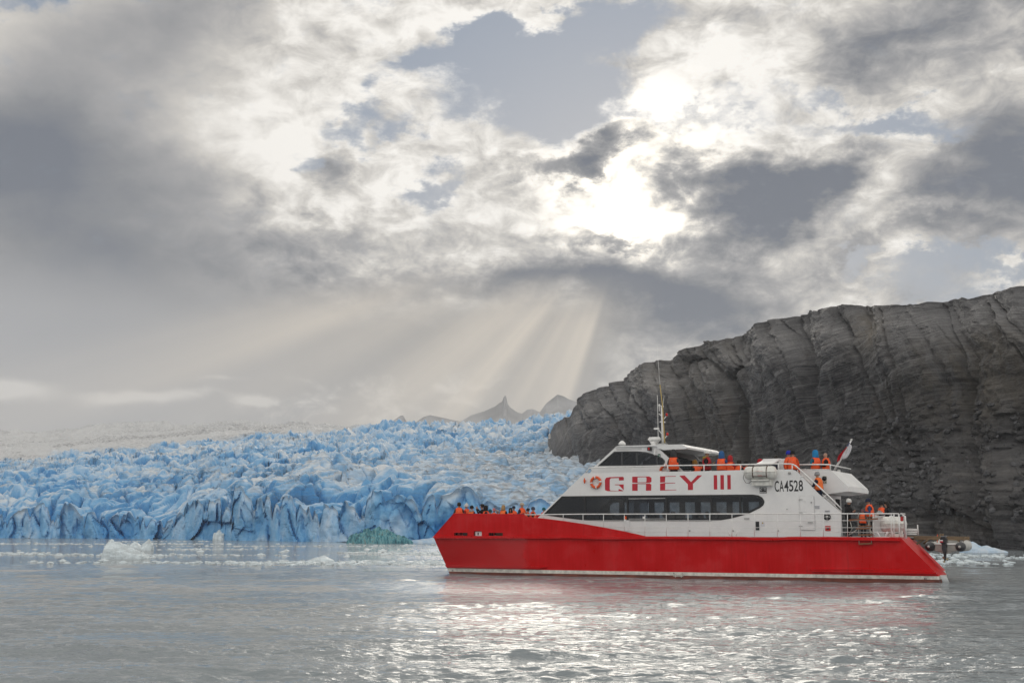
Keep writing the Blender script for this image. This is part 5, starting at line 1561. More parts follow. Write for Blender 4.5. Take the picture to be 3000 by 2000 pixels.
for i in range(3):
    a_ = i * 2.094 + 0.3
    d_ = Vector((math.cos(a_), 0, math.sin(a_))); s_ = Vector((-d_.z, 0, d_.x))
    pts = [d_ * 0.03 - s_ * 0.02 + Vector((0, -0.2, -0.56)), d_ * 0.13 - s_ * 0.06 + Vector((0, -0.23, -0.56)), d_ * 0.15 + s_ * 0.02 + Vector((0, -0.19, -0.56)), d_ * 0.03 + s_ * 0.03 + Vector((0, -0.19, -0.56))]
    o = mesh_obj('propeller_blade', pts, [(0, 1, 2, 3)], material('propeller_bronze', (0.30, 0.26, 0.16), 0.4, metal=0.5), om)
    sm = o.modifiers.new('thickness', 'SOLIDIFY'); sm.thickness = 0.015
boxm('mount_bracket', -0.11, 0.09, -0.02, 0.12, -0.06, 0.13, M_om, om, bev=0.01)
tube('tiller', [(-0.14, 0.1, 0.22), (-0.30, 0.5, 0.33)], 0.022, M_om, om, 6)

# ================================================================== people
# a body is one skin grown over a skeleton; poses are shared, clothes differ
BODY = {}
LIMB = []


def make_body(pose):
    """pose: (sit, arms, lean degrees) -> mesh with slots skin, jacket, trousers, shoes"""
    if pose in BODY: return BODY[pose]
    sit, arms, lean = pose
    pz = 0.95 if not sit else 0.52
    V, E, Rr, reg = [], [], [], []
    cl, sl = math.cos(R(lean)), math.sin(R(lean))
    def up(p):                                    # lean the upper body forward (-y) about the hips
        x, y, z = p; z -= pz
        return (x, y * cl - z * sl, pz + z * cl + y * sl)
    def add(p, r, parent, region, upper=True):
        V.append(up(p) if upper else p); Rr.append(r if isinstance(r, tuple) else (r, r)); reg.append(region)
        if parent is not None: E.append((parent, len(V) - 1))
        return len(V) - 1
    pel = add((0, 0, pz), (0.165, 0.125), None, 1, False)
    sp = add((0, 0.0, pz + 0.17), (0.16, 0.12), pel, 1)
    ch = add((0, 0.005, pz + 0.36), (0.175, 0.13), sp, 1)
    nk0 = add((0, 0.01, pz + 0.49), (0.085, 0.08), ch, 1)
    nk = add((0, -0.005, pz + 0.55), (0.055, 0.055), nk0, 0)
    h0 = add((0, -0.018, pz + 0.60), (0.066, 0.078), nk, 0)
    h1 = add((0, -0.018, pz + 0.67), (0.077, 0.096), h0, 0)
    h2 = add((0, -0.01, pz + 0.735), (0.074, 0.09), h1, 0)
    add((0, -0.006, pz + 0.785), (0.04, 0.05), h2, 0)
    for s in (-1, 1):
        sh = add((s * 0.185, 0.005, pz + 0.44), (0.075, 0.075), ch, 1)
        A = arms if arms != 'onehand' else ('fold' if s > 0 else 'down')
        if A == 'down':
            el, wr, hd = (s * 0.25, 0.03, pz + 0.18), (s * 0.25, -0.07, pz - 0.06), (s * 0.245, -0.10, pz - 0.14)
        elif A == 'fold':
            el, wr, hd = (s * 0.27, -0.03, pz + 0.17), (s * 0.13, -0.25, pz + 0.22), (s * 0.07, -0.29, pz + 0.26)
        elif A == 'photo':
            el, wr, hd = (s * 0.30, -0.14, pz + 0.30), (s * 0.12, -0.30, pz + 0.52), (s * 0.07, -0.32, pz + 0.60)
        else:                                      # reaching forward to a rail
            el, wr, hd = (s * 0.27, -0.10, pz + 0.20), (s * 0.20, -0.36, pz + 0.14), (s * 0.19, -0.44, pz + 0.14)
        e_ = add(el, 0.062, sh, 1); w_i = add(wr, 0.045, e_, 1)
        hv = Vector(hd) - Vector(wr); hv.normalize()
        side = hv.cross(Vector((0.3, 0.2, 1))).normalized(); dn = hv.cross(side).normalized()
        wv = Vector(wr)
        pa = add(tuple(wv + hv * 0.07), (0.036, 0.030), w_i, 0)
        for k_, (o_, L_) in enumerate(((-0.03, 0.075), (-0.010, 0.085), (0.010, 0.08), (0.029, 0.06))):
            b0 = wv + hv * 0.12 + side * o_
            j0 = add(tuple(b0), 0.0095, pa, 0)
            j1 = add(tuple(b0 + hv * L_ * 0.5 - dn * 0.012), 0.009, j0, 0)
            add(tuple(b0 + hv * L_ * 0.85 - dn * 0.035), 0.008, j1, 0)
        t0 = add(tuple(wv + hv * 0.07 - side * 0.040 - dn * 0.01), 0.011, pa, 0)
        add(tuple(wv + hv * 0.115 - side * 0.055 - dn * 0.025), 0.009, t0, 0)
        hp = add((s * 0.095, 0.0, pz - 0.05), 0.10, pel, 2, False)
        if sit:
            kn, an, to = (s * 0.12, -0.40, pz - 0.03), (s * 0.12, -0.38, 0.09), (s * 0.13, -0.54, 0.045)
        else:
            kn, an, to = (s * 0.105, -0.03, 0.50), (s * 0.11, 0.03, 0.09), (s * 0.125, -0.14, 0.045)
        k_ = add(kn, 0.075, hp, 2, False); a_ = add(an, 0.05, k_, 2, False); add(to, 0.045, a_, 3, False)
    me = bpy.data.meshes.new('body_skeleton'); me.from_pydata(V, E, [])
    ob = bpy.data.objects.new('body_skeleton', me); C.objects.link(ob)
    md = ob.modifiers.new('skin', 'SKIN'); md.use_smooth_shade = True; md.branch_smoothing = 0.4
    for i, sv in enumerate(me.skin_vertices[0].data):
        sv.radius = Rr[i]; sv.use_root = (i == 0)
    ss = ob.modifiers.new('subdivision', 'SUBSURF'); ss.levels = 1; ss.render_levels = 1
    dg = bpy.context.evaluated_depsgraph_get()
    out = bpy.data.meshes.new_from_object(ob.evaluated_get(dg))
    out.name = 'person_body'
    bpy.data.objects.remove(ob)
    cen = np.array([p.center[:] for p in out.polygons])
    best = np.full(len(cen), 9.0); lab = np.zeros(len(cen), int)
    VV = np.array(V)
    for (i, j) in E:
        a, b = VV[i], VV[j]; ab = b - a; t_ = np.clip(((cen - a) @ ab) / (ab @ ab), 0, 1)
        d = np.linalg.norm(cen - (a + t_[:, None] * ab), axis=1) - 0.5 * (Rr[i][0] + (Rr[j][0] - Rr[i][0]) * t_)
        n_ = d < best; best = np.where(n_, d, best); lab = np.where(n_, np.where(t_ > 0.5, reg[j], reg[i]) if reg[i] != reg[j] else reg[j], lab)
    # nose and chin: push the middle of the face forward
    co = np.array([v.co[:] for v in out.vertices])
    hd = np.array(up((0, -0.018, pz + 0.665))); fw = np.array((0, -cl, -sl)); upv = np.array((0, -sl, cl))
    rel = co - hd; f_ = rel @ fw; u_ = rel @ upv
    nose = np.exp(-((rel[:, 0] / 0.016) ** 2 + ((u_ + 0.005) / 0.03) ** 2)) * (f_ > 0.05) * 0.022
    co += fw[None, :] * nose[:, None]
    out.vertices.foreach_set('co', co.reshape(-1))
    for _ in range(4): out.materials.append(None)
    out.polygons.foreach_set('material_index', lab.astype(np.int32)); out.update()
    M_up = Matrix.Translation((0, 0, pz)) @ Matrix.Rotation(-R(lean), 4, 'X')       # frame of the torso
    M_up = Matrix(((1, 0, 0, 0), (0, cl, -sl, 0), (0, sl, cl, pz), (0, 0, 0, 1)))
    BODY[pose] = (out, M_up)
    return BODY[pose]


def ring_shell(prof, n=20, keep=None):
    """stack of ellipses (rx, ry, cy, z) -> verts, faces"""
    v, f = [], []
    for (rx, ry, cy, z) in prof:
        for k in range(n):
            a = 2 * math.pi * k / n
            v.append((rx * math.sin(a), cy - ry * math.cos(a), z))
    for i in range(len(prof) - 1):
        for k in range(n):
            if keep and not keep(i, k): continue
            k2 = (k + 1) % n
            f.append((i * n + k, i * n + k2, (i + 1) * n + k2, (i + 1) * n + k))
    return v, f


def solid(me_obj, th):
    bm = bmesh.new(); bm.from_mesh(me_obj.data)
    bmesh.ops.recalc_face_normals(bm, faces=bm.faces)
    bmesh.ops.solidify(bm, geom=list(bm.faces), thickness=-th)
    bm.to_mesh(me_obj.data); bm.free()
    me_obj.data.polygons.foreach_set('use_smooth', [True] * len(me_obj.data.polygons))


SHAPES = {}


def shape(kind):
    if kind in SHAPES: return SHAPES[kind]
    th = 0.012
    if kind == 'vest':
        prof = [(0.20, 0.16, 0.0, -0.02), (0.21, 0.17, 0.0, 0.06), (0.205, 0.168, 0.0, 0.16), (0.21, 0.175, 0.0, 0.28), (0.205, 0.172, 0.0, 0.36), (0.19, 0.15, 0.0, 0.43), (0.15, 0.12, 0.005, 0.485), (0.105, 0.105, 0.008, 0.515), (0.105, 0.11, 0.008, 0.55)]
        def keep(i, k):
            a = abs(((k + 0.5) / 20 * 360 + 180) % 360 - 180)
            return not (3 <= i <= 4 and 60 < a < 120) and not (i == 5 and 75 < a < 105)
        v, f = ring_shell(prof, 20, keep); th = 0.022
    elif kind == 'belt':
        v, f = ring_shell([(0.222, 0.184, 0, 0.085), (0.222, 0.184, 0, 0.12)], 20); th = 0.006
    elif kind == 'patch':
        v = [(x * 0.085, 0.19 - 0.02 * x * x, z) for z in (0.30, 0.36) for x in (-1, -0.3, 0.3, 1)]
        f = [(i, i + 1, i + 5, i + 4) for i in range(3)]; th = 0.004
    elif kind == 'beanie':
        v, f = ring_shell([(0.105, 0.122, -0.012, 0.675), (0.108, 0.124, -0.011, 0.70), (0.104, 0.12, -0.009, 0.73), (0.098, 0.114, -0.007, 0.765), (0.08, 0.094, -0.004, 0.81), (0.05, 0.058, 0.0, 0.838), (0.012, 0.014, 0.0, 0.846)], 18)
    elif kind == 'pompom':
        v, f = ring_shell([(0.005, 0.005, 0.005, 0.835), (0.03, 0.03, 0.005, 0.845), (0.042, 0.042, 0.005, 0.87), (0.03, 0.03, 0.005, 0.895), (0.005, 0.005, 0.005, 0.905)], 12); th = 0.003
    elif kind == 'cap':
        v, f = ring_shell([(0.100, 0.118, -0.012, 0.70), (0.102, 0.119, -0.010, 0.735), (0.094, 0.11, -0.008, 0.775), (0.07, 0.082, -0.004, 0.815), (0.03, 0.035, -0.002, 0.832), (0.005, 0.006, 0, 0.835)], 18)
        b = len(v)
        for q in (0, 1):
            for k in range(7):
                a = (-60 + 20 * k) * math.pi / 180; e_ = 0.075 * math.cos(a * 1.2) * q
                v.append((math.sin(a) * 0.10, -0.012 - math.cos(a) * 0.118 - e_, 0.705 - 0.012 * q))
        f += [(b + k, b + k + 1, b + 8 + k, b + 7 + k) for k in range(6)]
    elif kind == 'hood':
        prof = [(0.14, 0.125, 0.01, 0.50), (0.125, 0.13, 0.012, 0.56), (0.118, 0.138, 0.006, 0.62), (0.116, 0.138, 0.0, 0.69), (0.112, 0.13, 0.0, 0.755), (0.088, 0.102, 0.006, 0.815), (0.045, 0.05, 0.012, 0.845), (0.008, 0.01, 0.014, 0.85)]
        def keep(i, k):
            a = abs(((k + 0.5) / 20 * 360 + 180) % 360 - 180)
            return not (1 <= i <= 3 and a < 45)
        v, f = ring_shell(prof, 20, keep)
    elif kind == 'hood_down':
        v, f = ring_shell([(0.12, 0.09, 0.07, 0.46), (0.14, 0.12, 0.06, 0.50), (0.125, 0.11, 0.05, 0.55), (0.09, 0.09, 0.03, 0.57)], 18)
    elif kind == 'short_hair':
        prof = [(0.088, 0.105, 0.006, 0.645), (0.094, 0.112, 0.002, 0.68), (0.094, 0.114, -0.004, 0.735), (0.088, 0.105, -0.004, 0.78), (0.06, 0.07, -0.002, 0.812), (0.01, 0.012, 0, 0.825)]
        def keep(i, k):
            a = abs(((k + 0.5) / 20 * 360 + 180) % 360 - 180)
            return not (i <= 1 and a < 78)
        v, f = ring_shell(prof, 20, keep)
    elif kind == 'long_hair':
        prof = [(0.105, 0.085, 0.06, 0.50), (0.108, 0.10, 0.045, 0.57), (0.104, 0.112, 0.02, 0.64), (0.099, 0.116, 0.004, 0.70), (0.096, 0.114, -0.002, 0.745), (0.086, 0.102, -0.002, 0.79), (0.055, 0.065, 0.0, 0.82), (0.01, 0.012, 0, 0.83)]
        def keep(i, k):
            a = abs(((k + 0.5) / 20 * 360 + 180) % 360 - 180)
            return not (i <= 2 and a < 72)
        v, f = ring_shell(prof, 20, keep)
    me = bpy.data.meshes.new(kind); me.from_pydata(v, [], f); me.materials.append(None)
    tmp = bpy.data.objects.new('t', me); solid(tmp, th); bpy.data.objects.remove(tmp)
    SHAPES[kind] = me
    return me


FAB = {}


def cloth(rgb, rough=0.85):
    key = (rgb, rough)
    if key not in FAB:
        FAB[key] = material('cloth_%d' % len(FAB), rgb, rough, var=0.22, vscale=5.0, bump=0.01, bscale=14.0, spec=0.3)
    return FAB[key]


SKIN_T = material('skin_light', (0.42, 0.24, 0.17), 0.55); SKIN_D = material('skin_tan', (0.30, 0.16, 0.10), 0.55)
ORANGE_V = (0.90, 0.115, 0.03); ORANGE_2 = (0.90, 0.18, 0.035)
BLACK = (0.014, 0.014, 0.016); NAVY = (0.018, 0.024, 0.05); CHAR = (0.045, 0.047, 0.05); BLUE = (0.03, 0.11, 0.28); TEAL = (0.02, 0.13, 0.20)
REDJ = (0.38, 0.02, 0.025); GREY = (0.30, 0.30, 0.31); WHITE_C = (0.62, 0.62, 0.60); OFFBLUE = (0.03, 0.06, 0.16)
HAIR_B = (0.015, 0.011, 0.009); HAIR_Y = (0.34, 0.22, 0.10)


def child_shape(body, kind, name, mat, M, loc=None):
    o = bpy.data.objects.new(name, shape(kind)); C.objects.link(o); o.parent = body
    o.matrix_local = M if loc is None else M @ Matrix.Translation(loc)
    o.material_slots[0].link = 'OBJECT'; o.material_slots[0].material = mat
    return o


def person(label, group, px, head_py, y, floor, yaw, sit=False, arms='down', lean=0, jacket=BLACK, trousers=(0.02, 0.021, 0.025), vest=ORANGE_V, hat=None, hat_col=BLACK, hair=None, hair_col=HAIR_B, hood_col=None, skin=SKIN_T, pom=False, h=None, fit=True):
    """yaw: 0 faces the camera side, 90 faces aft (right), -90 faces the bow (left), 180 faces away"""
    me, M = make_body((sit, arms, lean))
    o = bpy.data.objects.new('person', me); C.objects.link(o)
    for i, mt_ in enumerate((skin, cloth(jacket), cloth(trousers), cloth(BLACK, 0.6))):
        o.material_slots[i].link = 'OBJECT'; o.material_slots[i].material = mt_
    x, zt = bp(px, head_py, y)
    top = (M @ Vector((0, 0, 0.845 if hat in ('beanie', 'hood', 'cap') else 0.825))).z
    zf = floor
    if h: sc = h
    elif fit: sc = min(1.14, max(0.80, (zt - zf) / top))
    else: sc = 1.0
    zf = zt - top * sc
    # keep the crown under the picture point after leaning
    off = Matrix.Rotation(R(yaw), 3, 'Z') @ (M @ Vector((0, 0, 0.84))); 
    o.location = BOW + BX * (x - off.x * sc) + BY * (y - off.y * sc * 0.0) + Vector((0, 0, zf))
    o.rotation_euler = (0, 0, BYAW + R(yaw)); o.scale = (sc,) * 3
    if vest:
        ve = child_shape(o, 'vest', 'life_vest', cloth(vest, 0.6), M)
        b_ = child_shape(ve, 'belt', 'belt', cloth(BLACK), Matrix.Identity(4))
        child_shape(ve, 'patch', 'back_patch', cloth((0.70, 0.45, 0.38)), Matrix.Identity(4))
    if hat:
        ht = child_shape(o, hat, {'beanie': 'beanie', 'cap': 'cap', 'hood': 'hood'}[hat], cloth(hat_col), M)
        if pom: child_shape(ht, 'pompom', 'pompom', cloth(hat_col), Matrix.Identity(4))
    if hair: child_shape(o, hair, 'hair', cloth(hair_col, 0.6), M)
    if hood_col: child_shape(o, 'hood_down', 'hood', cloth(hood_col), M)
    tag(o, label, 'person', group)
    return o


GB, GU, GA = 'passengers on the bow deck', 'passengers on the upper deck', 'people on the aft deck'
DKW = DK
# bow deck, left to right
person('bareheaded dark-haired man in charcoal jacket and orange vest, foremost at the bow', GB, 1345, 1471, 1.2, DKW, -150, jacket=CHAR, hair='short_hair', arms='fold', skin=SKIN_D)
person('person in pale pompom beanie and red jacket at the bow', GB, 1367, 1475, 1.9, DKW, -100, jacket=REDJ, hat='beanie', hat_col=WHITE_C, pom=True, vest=ORANGE_V)
person('person in black beanie with grey hood over an orange vest at the bow', GB, 1382, 1480, 1.1, DKW, 180, jacket=NAVY, hat='beanie', hat_col=BLACK, hood_col=GREY, vest=ORANGE_2)
person('person in black at the bow holding a camera up to the face', GB, 1413, 1475.5, 1.7, DKW, -80, jacket=BLACK, hair='short_hair', arms='photo', vest=None)
person('person in black hood and orange vest beside the one with the camera', GB, 1424, 1480, 1.2, DKW, 120, jacket=BLACK, hat='hood', hat_col=BLACK, vest=ORANGE_V)
person('short person in teal beanie barely showing above the bow rail', GB, 1436, 1491, 2.6, DKW, 150, jacket=BLACK, hat='beanie', hat_col=(0.02, 0.10, 0.12), vest=None)
person('person in pink beanie low behind the bow rail', GB, 1447.6, 1488, 1.3, DKW, 180, jacket=BLACK, hat='beanie', hat_col=(0.50, 0.20, 0.22))
person('person in grey cap low behind the bow rail, right of the pink beanie', GB, 1457, 1492, 2.2, DKW, 100, jacket=NAVY, hat='cap', hat_col=GREY, vest=None)
person('blonde long-haired person in orange vest seen from behind at the bow', GB, 1475, 1479, 1.0, DKW, 180, jacket=BLACK, hair='long_hair', hair_col=HAIR_Y, vest=ORANGE_2)
person('person in black hood facing the camera at the bow', GB, 1496, 1487, 1.5, DKW, 15, jacket=BLACK, hat='hood', hat_col=BLACK)
person('person in navy cap and navy jacket behind the black-hooded one at the bow', GB, 1505, 1481, 2.4, DKW, 40, jacket=NAVY, hat='cap', hat_col=NAVY)
person('man in tan cap and navy jacket with orange vest at the bow', GB, 1529, 1471.5, 1.1, DKW, 70, jacket=NAVY, hat='cap', hat_col=(0.42, 0.36, 0.28), arms='fold')
person('dark-haired person bending forward in orange vest by the start of the rail', GB, 1545, 1488, 1.2, DKW, 150, jacket=BLACK, hair='short_hair', lean=12)
person('person in striped navy beanie and black jacket by the start of the rail', GB, 1561.5, 1484, 1.6, DKW, 120, jacket=BLACK, hat='beanie', hat_col=(0.06, 0.07, 0.11))
person('person in teal beanie alone in front of the cabin windows', GB, 1593, 1486, 3.6, DKW, 160, jacket=TEAL, hat='beanie', hat_col=(0.015, 0.10, 0.12))
# upper deck
person('person in dark hood and orange vest standing behind the wheelhouse, back turned', GU, 1973, 1316.5, 1.05, UD, 180, jacket=CHAR, hat='hood', hat_col=CHAR, arms='fold')
person('seated person in black, yellow and orange striped hat on the upper deck', GU, 2032, 1347, 1.6, UD, -120, sit=True, arms='fold', lean=14, jacket=BLACK, hat='hood', hat_col=(0.20, 0.10, 0.02), fit=False)
person('person in black with orange vest crouching behind the man in the white cap', GU, 2052, 1351, 1.9, UD, 150, sit=True, lean=10, jacket=BLACK, hair='short_hair', fit=False)
person('man in white cap and red and black jacket facing aft on the upper deck', GU, 2070, 1318.5, 1.3, UD, 95, jacket=BLACK, hat='cap', hat_col=WHITE_C, hood_col=(0.28, 0.22, 0.03), vest=REDJ, arms='fold', skin=SKIN_D)
person('person in blue hood and blue jacket with orange vest, back turned on the upper deck', GU, 2113.6, 1321, 1.1, UD, 180, jacket=BLUE, trousers=(0.20, 0.17, 0.12), hat='hood', hat_col=BLUE, arms='rail')
person('person in red hood and red jacket with orange vest on the upper deck', GU, 2139, 1333.5, 1.2, UD, 170, jacket=REDJ, hat='hood', hat_col=REDJ, arms='fold')
person('dark-haired person in orange vest seated right of the red-hooded one', GU, 2165, 1346.5, 1.2, UD, 160, sit=True, jacket=BLACK, hair='short_hair', fit=False, h=1.05)
person('person in black beanie seated low left of the life raft canister', GU, 2186, 1350, 1.7, UD, 180, sit=True, jacket=CHAR, hat='beanie', hat_col=BLACK, fit=False)
person('person in red hood seated low beside the tilted white panel', GU, 2227, 1344, 2.6, UD, 120, sit=True, jacket=REDJ, hat='hood', hat_col=REDJ, fit=False)
person('dark-haired person half hidden behind the tilted white panel', GU, 2274, 1334, 3.2, UD, 180, jacket=NAVY, hair='short_hair', vest=None)
person('person in royal blue beanie and red jacket beside the black beanie aft', GU, 2310, 1319.5, 1.9, UD, 150, jacket=REDJ, hat='beanie', hat_col=(0.02, 0.03, 0.36))
person('person in black beanie and bright orange jacket with orange vest aft on the upper deck', GU, 2322, 1319, 1.2, UD, 180, jacket=(0.60, 0.07, 0.015), hat='beanie', hat_col=BLACK)
person('person in bright blue hood and teal jacket at the aft upper rail', GU, 2388, 1318, 2.1, UD, -125, jacket=TEAL, trousers=TEAL, hat='hood', hat_col=(0.02, 0.22, 0.48), arms='fold')
person('bald man in black jacket and orange vest at the aft upper rail', GU, 2419, 1324, 2.2, UD, -80, jacket=BLACK, arms='fold')
# the stair
qx, qz = bp(2395, 1470, 1.15)
person('person in grey beanie walking down the aft stair in navy jacket and orange vest', GU, 2393, 1381, 1.15, qz, -110, jacket=NAVY, trousers=(0.02, 0.03, 0.06), hat='beanie', hat_col=GREY, arms='rail', fit=False, h=1.0, lean=6, vest=ORANGE_2)
# aft deck
person('crew member in white beanie and long black coat standing by the aft rail', GA, 2487, 1460, 0.9, DKW, 75, jacket=BLACK, trousers=(0.012, 0.012, 0.013), hat='beanie', hat_col=WHITE_C, arms='fold', lean=6, vest=None, hood_col=BLACK)
person('person in navy beanie and blue jacket with orange vest behind the boarding ladder', GA, 2543, 1459, 1.2, DKW, -75, jacket=OFFBLUE, hat='beanie', hat_col=NAVY, arms='fold', lean=5)
person('small child in striped hat and orange vest behind the boarding ladder', GA, 2526.5, 1491, 0.8, DKW, 170, jacket=NAVY, hat='beanie', hat_col=(0.16, 0.08, 0.09), h=0.72, fit=False)
person('person in black beanie with orange vest behind the white aft locker', GA, 2582, 1469, 4.2, DKW, 170, jacket=BLACK, hat='beanie', hat_col=BLACK)
person('dark-haired person in black jacket facing left beside the aft locker', GA, 2597, 1468, 2.2, DKW, -80, jacket=BLACK, hair='long_hair', arms='rail', vest=None)
# passengers seen dimly through the cabin windows
GI = 'passengers seated inside the cabin'
for px, lab_, jk in ((1770, 'dim seated passenger behind the second cabin window from the bow', CHAR), (1946, 'seated passenger in orange behind the sliding cabin window', (0.30, 0.06, 0.02)), (1972, 'dim seated passenger just aft of the sliding cabin window', NAVY), (2048, 'dim seated passenger in the middle of the fourth cabin window', CHAR), (2072, 'dim seated passenger at the aft edge of the fourth cabin window', BLACK), (2104, 'dim seated passenger behind the fifth cabin window', NAVY)):
    person(lab_, GI, px, 1498, 1.7, DKW + 0.02, -90, sit=True, jacket=jk, hair='short_hair', fit=False, vest=None)

# ================================================================== floating ice
def ice_attrs(me, fresh, dirt=0.05, old=0.0, zdep=None):
    n = len(me.vertices)
    co = np.array([v.co[:] for v in me.vertices])
    fr = fresh + 0.12 * fbm(co[:, 0] * 1.2, co[:, 1] * 1.2, co[:, 2] * 1.2, 3, 900)
    for k, val in (('fresh', fr), ('dirt', np.full(n, dirt)), ('old', np.full(n, old))):
        at = me.attributes.new(k, 'FLOAT', 'POINT'); at.data.foreach_set('value', val.astype(np.float32))


def berg(name, px, py, width_m, height_m, depth_m, label, cat, seed, peaks, fresh=0.3, dirt=0.05, old=0.0, rough=0.5, group=None, flat=True, n=46, mat=None, facets=0.25, top=None):
    """floating block: heightfield dome on an oval footprint, shaped by (u, height, width) peaks"""
    c = on_water(px, py)
    u = np.linspace(-1, 1, n * 2); w = np.linspace(-1, 1, n)
    U, W = np.meshgrid(u, w)
    prof = np.zeros_like(U)
    for (pu, ph, pw, pv) in peaks:
        prof = np.maximum(prof, ph * np.clip(1 - np.abs(U - pu) / pw, 0, 1) ** 0.8 * np.clip(1.15 - np.abs(W - pv), 0, 1) ** 0.5)
    edge = np.clip(1 - (U ** 2 + W ** 2), 0, 1) ** 0.35
    f1, f2, cx, cy, qx, qy = voronoi2(U * 4 + seed, W * 3 + seed * 2, seed)
    z0 = np.zeros_like(cx)
    fac = facets * ((_h(cx, cy, z0, seed + 5) - 0.5) + 1.2 * (_h(cx, cy, z0, seed + 6) - 0.5) * qx)
    Z = prof * (1 + fac) * (0.55 + 0.45 * edge) * height_m
    Z += rough * 0.1 * height_m * fbm(U * 5, W * 4, U * 0 + seed, 4, seed) * (prof > 0.02)
    Z = np.where(U ** 2 + W ** 2 > 0.97, -0.25, np.maximum(Z, 0.02) * sst(edge, 0.0, 0.55))
    if top: Z += (Z > 0.15) * 0.07 * np.abs(np.sin(14 * (U * 0.7 + W * 0.9) + 2.0 * fbm(U * 2, W * 2, U * 0, 2, 77)))
    if top: Z = np.where(U < top[0], Z * sst(U, -1.0, top[0]) ** top[1], Z)
    wob = 1 + 0.12 * fbm(U * 2, W * 2, U * 0 + seed * 3.3, 3, seed + 3)
    X = U * width_m / 2 * wob; Y = W * depth_m / 2 * wob + 0.15 * Z
    P = np.stack([X, Y, Z], -1)
    o = grid_mesh(name, P, mat or MATS['ice'], smooth=not flat)
    ice_attrs(o.data, fresh, dirt, old)
    o.location = (c.x, c.y, 0.0); o.rotation_euler = (0, 0, math.atan2(-c.x, c.y))
    tag(o, label, cat, group)
    return o


def teal_material():
    m = bpy.data.materials.new('teal_clear_ice'); m.use_nodes = True
    nb = NB(m.node_tree); p = m.node_tree.nodes['Principled BSDF']
    tc = nb.new('ShaderNodeTexCoord').outputs['Object']
    n = nb.noise(nb.mapping(tc, (0, 0, 0), (0, 0.5, 0), (2.2, 1, 0.7)), 1.0, 6.0, 0.7).outputs['Fac']
    nb.put(p.inputs['Base Color'], nb.ramp(n, [(0.36, (0.010, 0.085, 0.12)), (0.48, (0.04, 0.22, 0.28)), (0.56, (0.17, 0.42, 0.47)), (0.62, (0.07, 0.14, 0.14)), (0.7, (0.4, 0.5, 0.5))]))
    p.inputs['Roughness'].default_value = 0.18
    b = nb.new('ShaderNodeBump'); b.inputs['Strength'].default_value = 0.8; b.inputs['Distance'].default_value = 0.3
    nb.put(b.inputs['Height'], n); nb.put(p.inputs['Normal'], b.outputs[0])
    return m


fluted = material('fluted_ice', (0.62, 0.70, 0.74), 0.25, var=0.25, vscale=1.2, bump=0.18, bscale=3.2, stretch=(1.2, 1.0, 2.6))
clear = material('clear_white_ice', (0.60, 0.68, 0.72), 0.22, var=0.25, vscale=1.5, bump=0.05, bscale=6)
berg('iceberg', 368, 1636, 3.9, 1.55, 2.4, 'white fluted iceberg floating in the brash ice at the left', 'iceberg', 5, [(-0.62, 1.0, 1.5, 0.1), (-0.72, 0.95, 0.30, 0.1), (0.62, 0.30, 0.45, 0.0)], mat=fluted, rough=0.5, facets=0.16, n=60, top=(-0.75, 0.5))
berg('iceberg', 412, 1611, 2.9, 1.3, 1.8, 'smaller pale ice block just behind the white fluted iceberg', 'iceberg', 8, [(-0.45, 0.72, 0.9, 0), (0.55, 1.0, 0.7, 0)], mat=clear, facets=0.14, rough=0.3)
berg('iceberg', 1112, 1591, 10.6, 2.3, 4.5, 'low teal green jagged iceberg in front of the glacier', 'iceberg', 12, [(-0.75, 0.72, 0.9, 0), (0.0, 1.0, 1.3, 0), (0.5, 0.62, 0.8, 0)], mat=teal_material(), rough=1.5, facets=0.5, n=90)
berg('iceberg', 1262, 1590, 9.0, 1.3, 4.0, 'smooth pale blue ice shelf beside the bow', 'iceberg', 15, [(-0.2, 0.55, 1.2, 0), (0.5, 1.0, 1.2, 0), (0.8, 0.9, 0.6, 0)], fresh=0.22, flat=False, facets=0.05, rough=0.2)
berg('iceberg', 940, 1645, 1.9, 0.46, 1.4, 'low white ice block in the brash ice left of the bow', 'iceberg', 19, [(-0.3, 0.75, 1.0, 0), (0.2, 1.0, 1.0, 0)], mat=clear, rough=0.4, facets=0.1)
berg('iceberg', 2882, 1617, 4.6, 1.1, 3.0, 'bright blue iceberg floating behind the dinghy', 'iceberg', 23, [(-0.55, 1.0, 0.9, 0), (0.1, 0.6, 1.0, 0)], fresh=0.30, flat=False, facets=0.10, rough=0.4)
berg('iceberg', 640, 1582, 2.3, 2.0, 1.8, 'rounded white ice boulder at the foot of the glacier face', 'iceberg', 27, [(0.0, 1.0, 2.5, 0)], mat=clear, rough=0.9, facets=0.2)
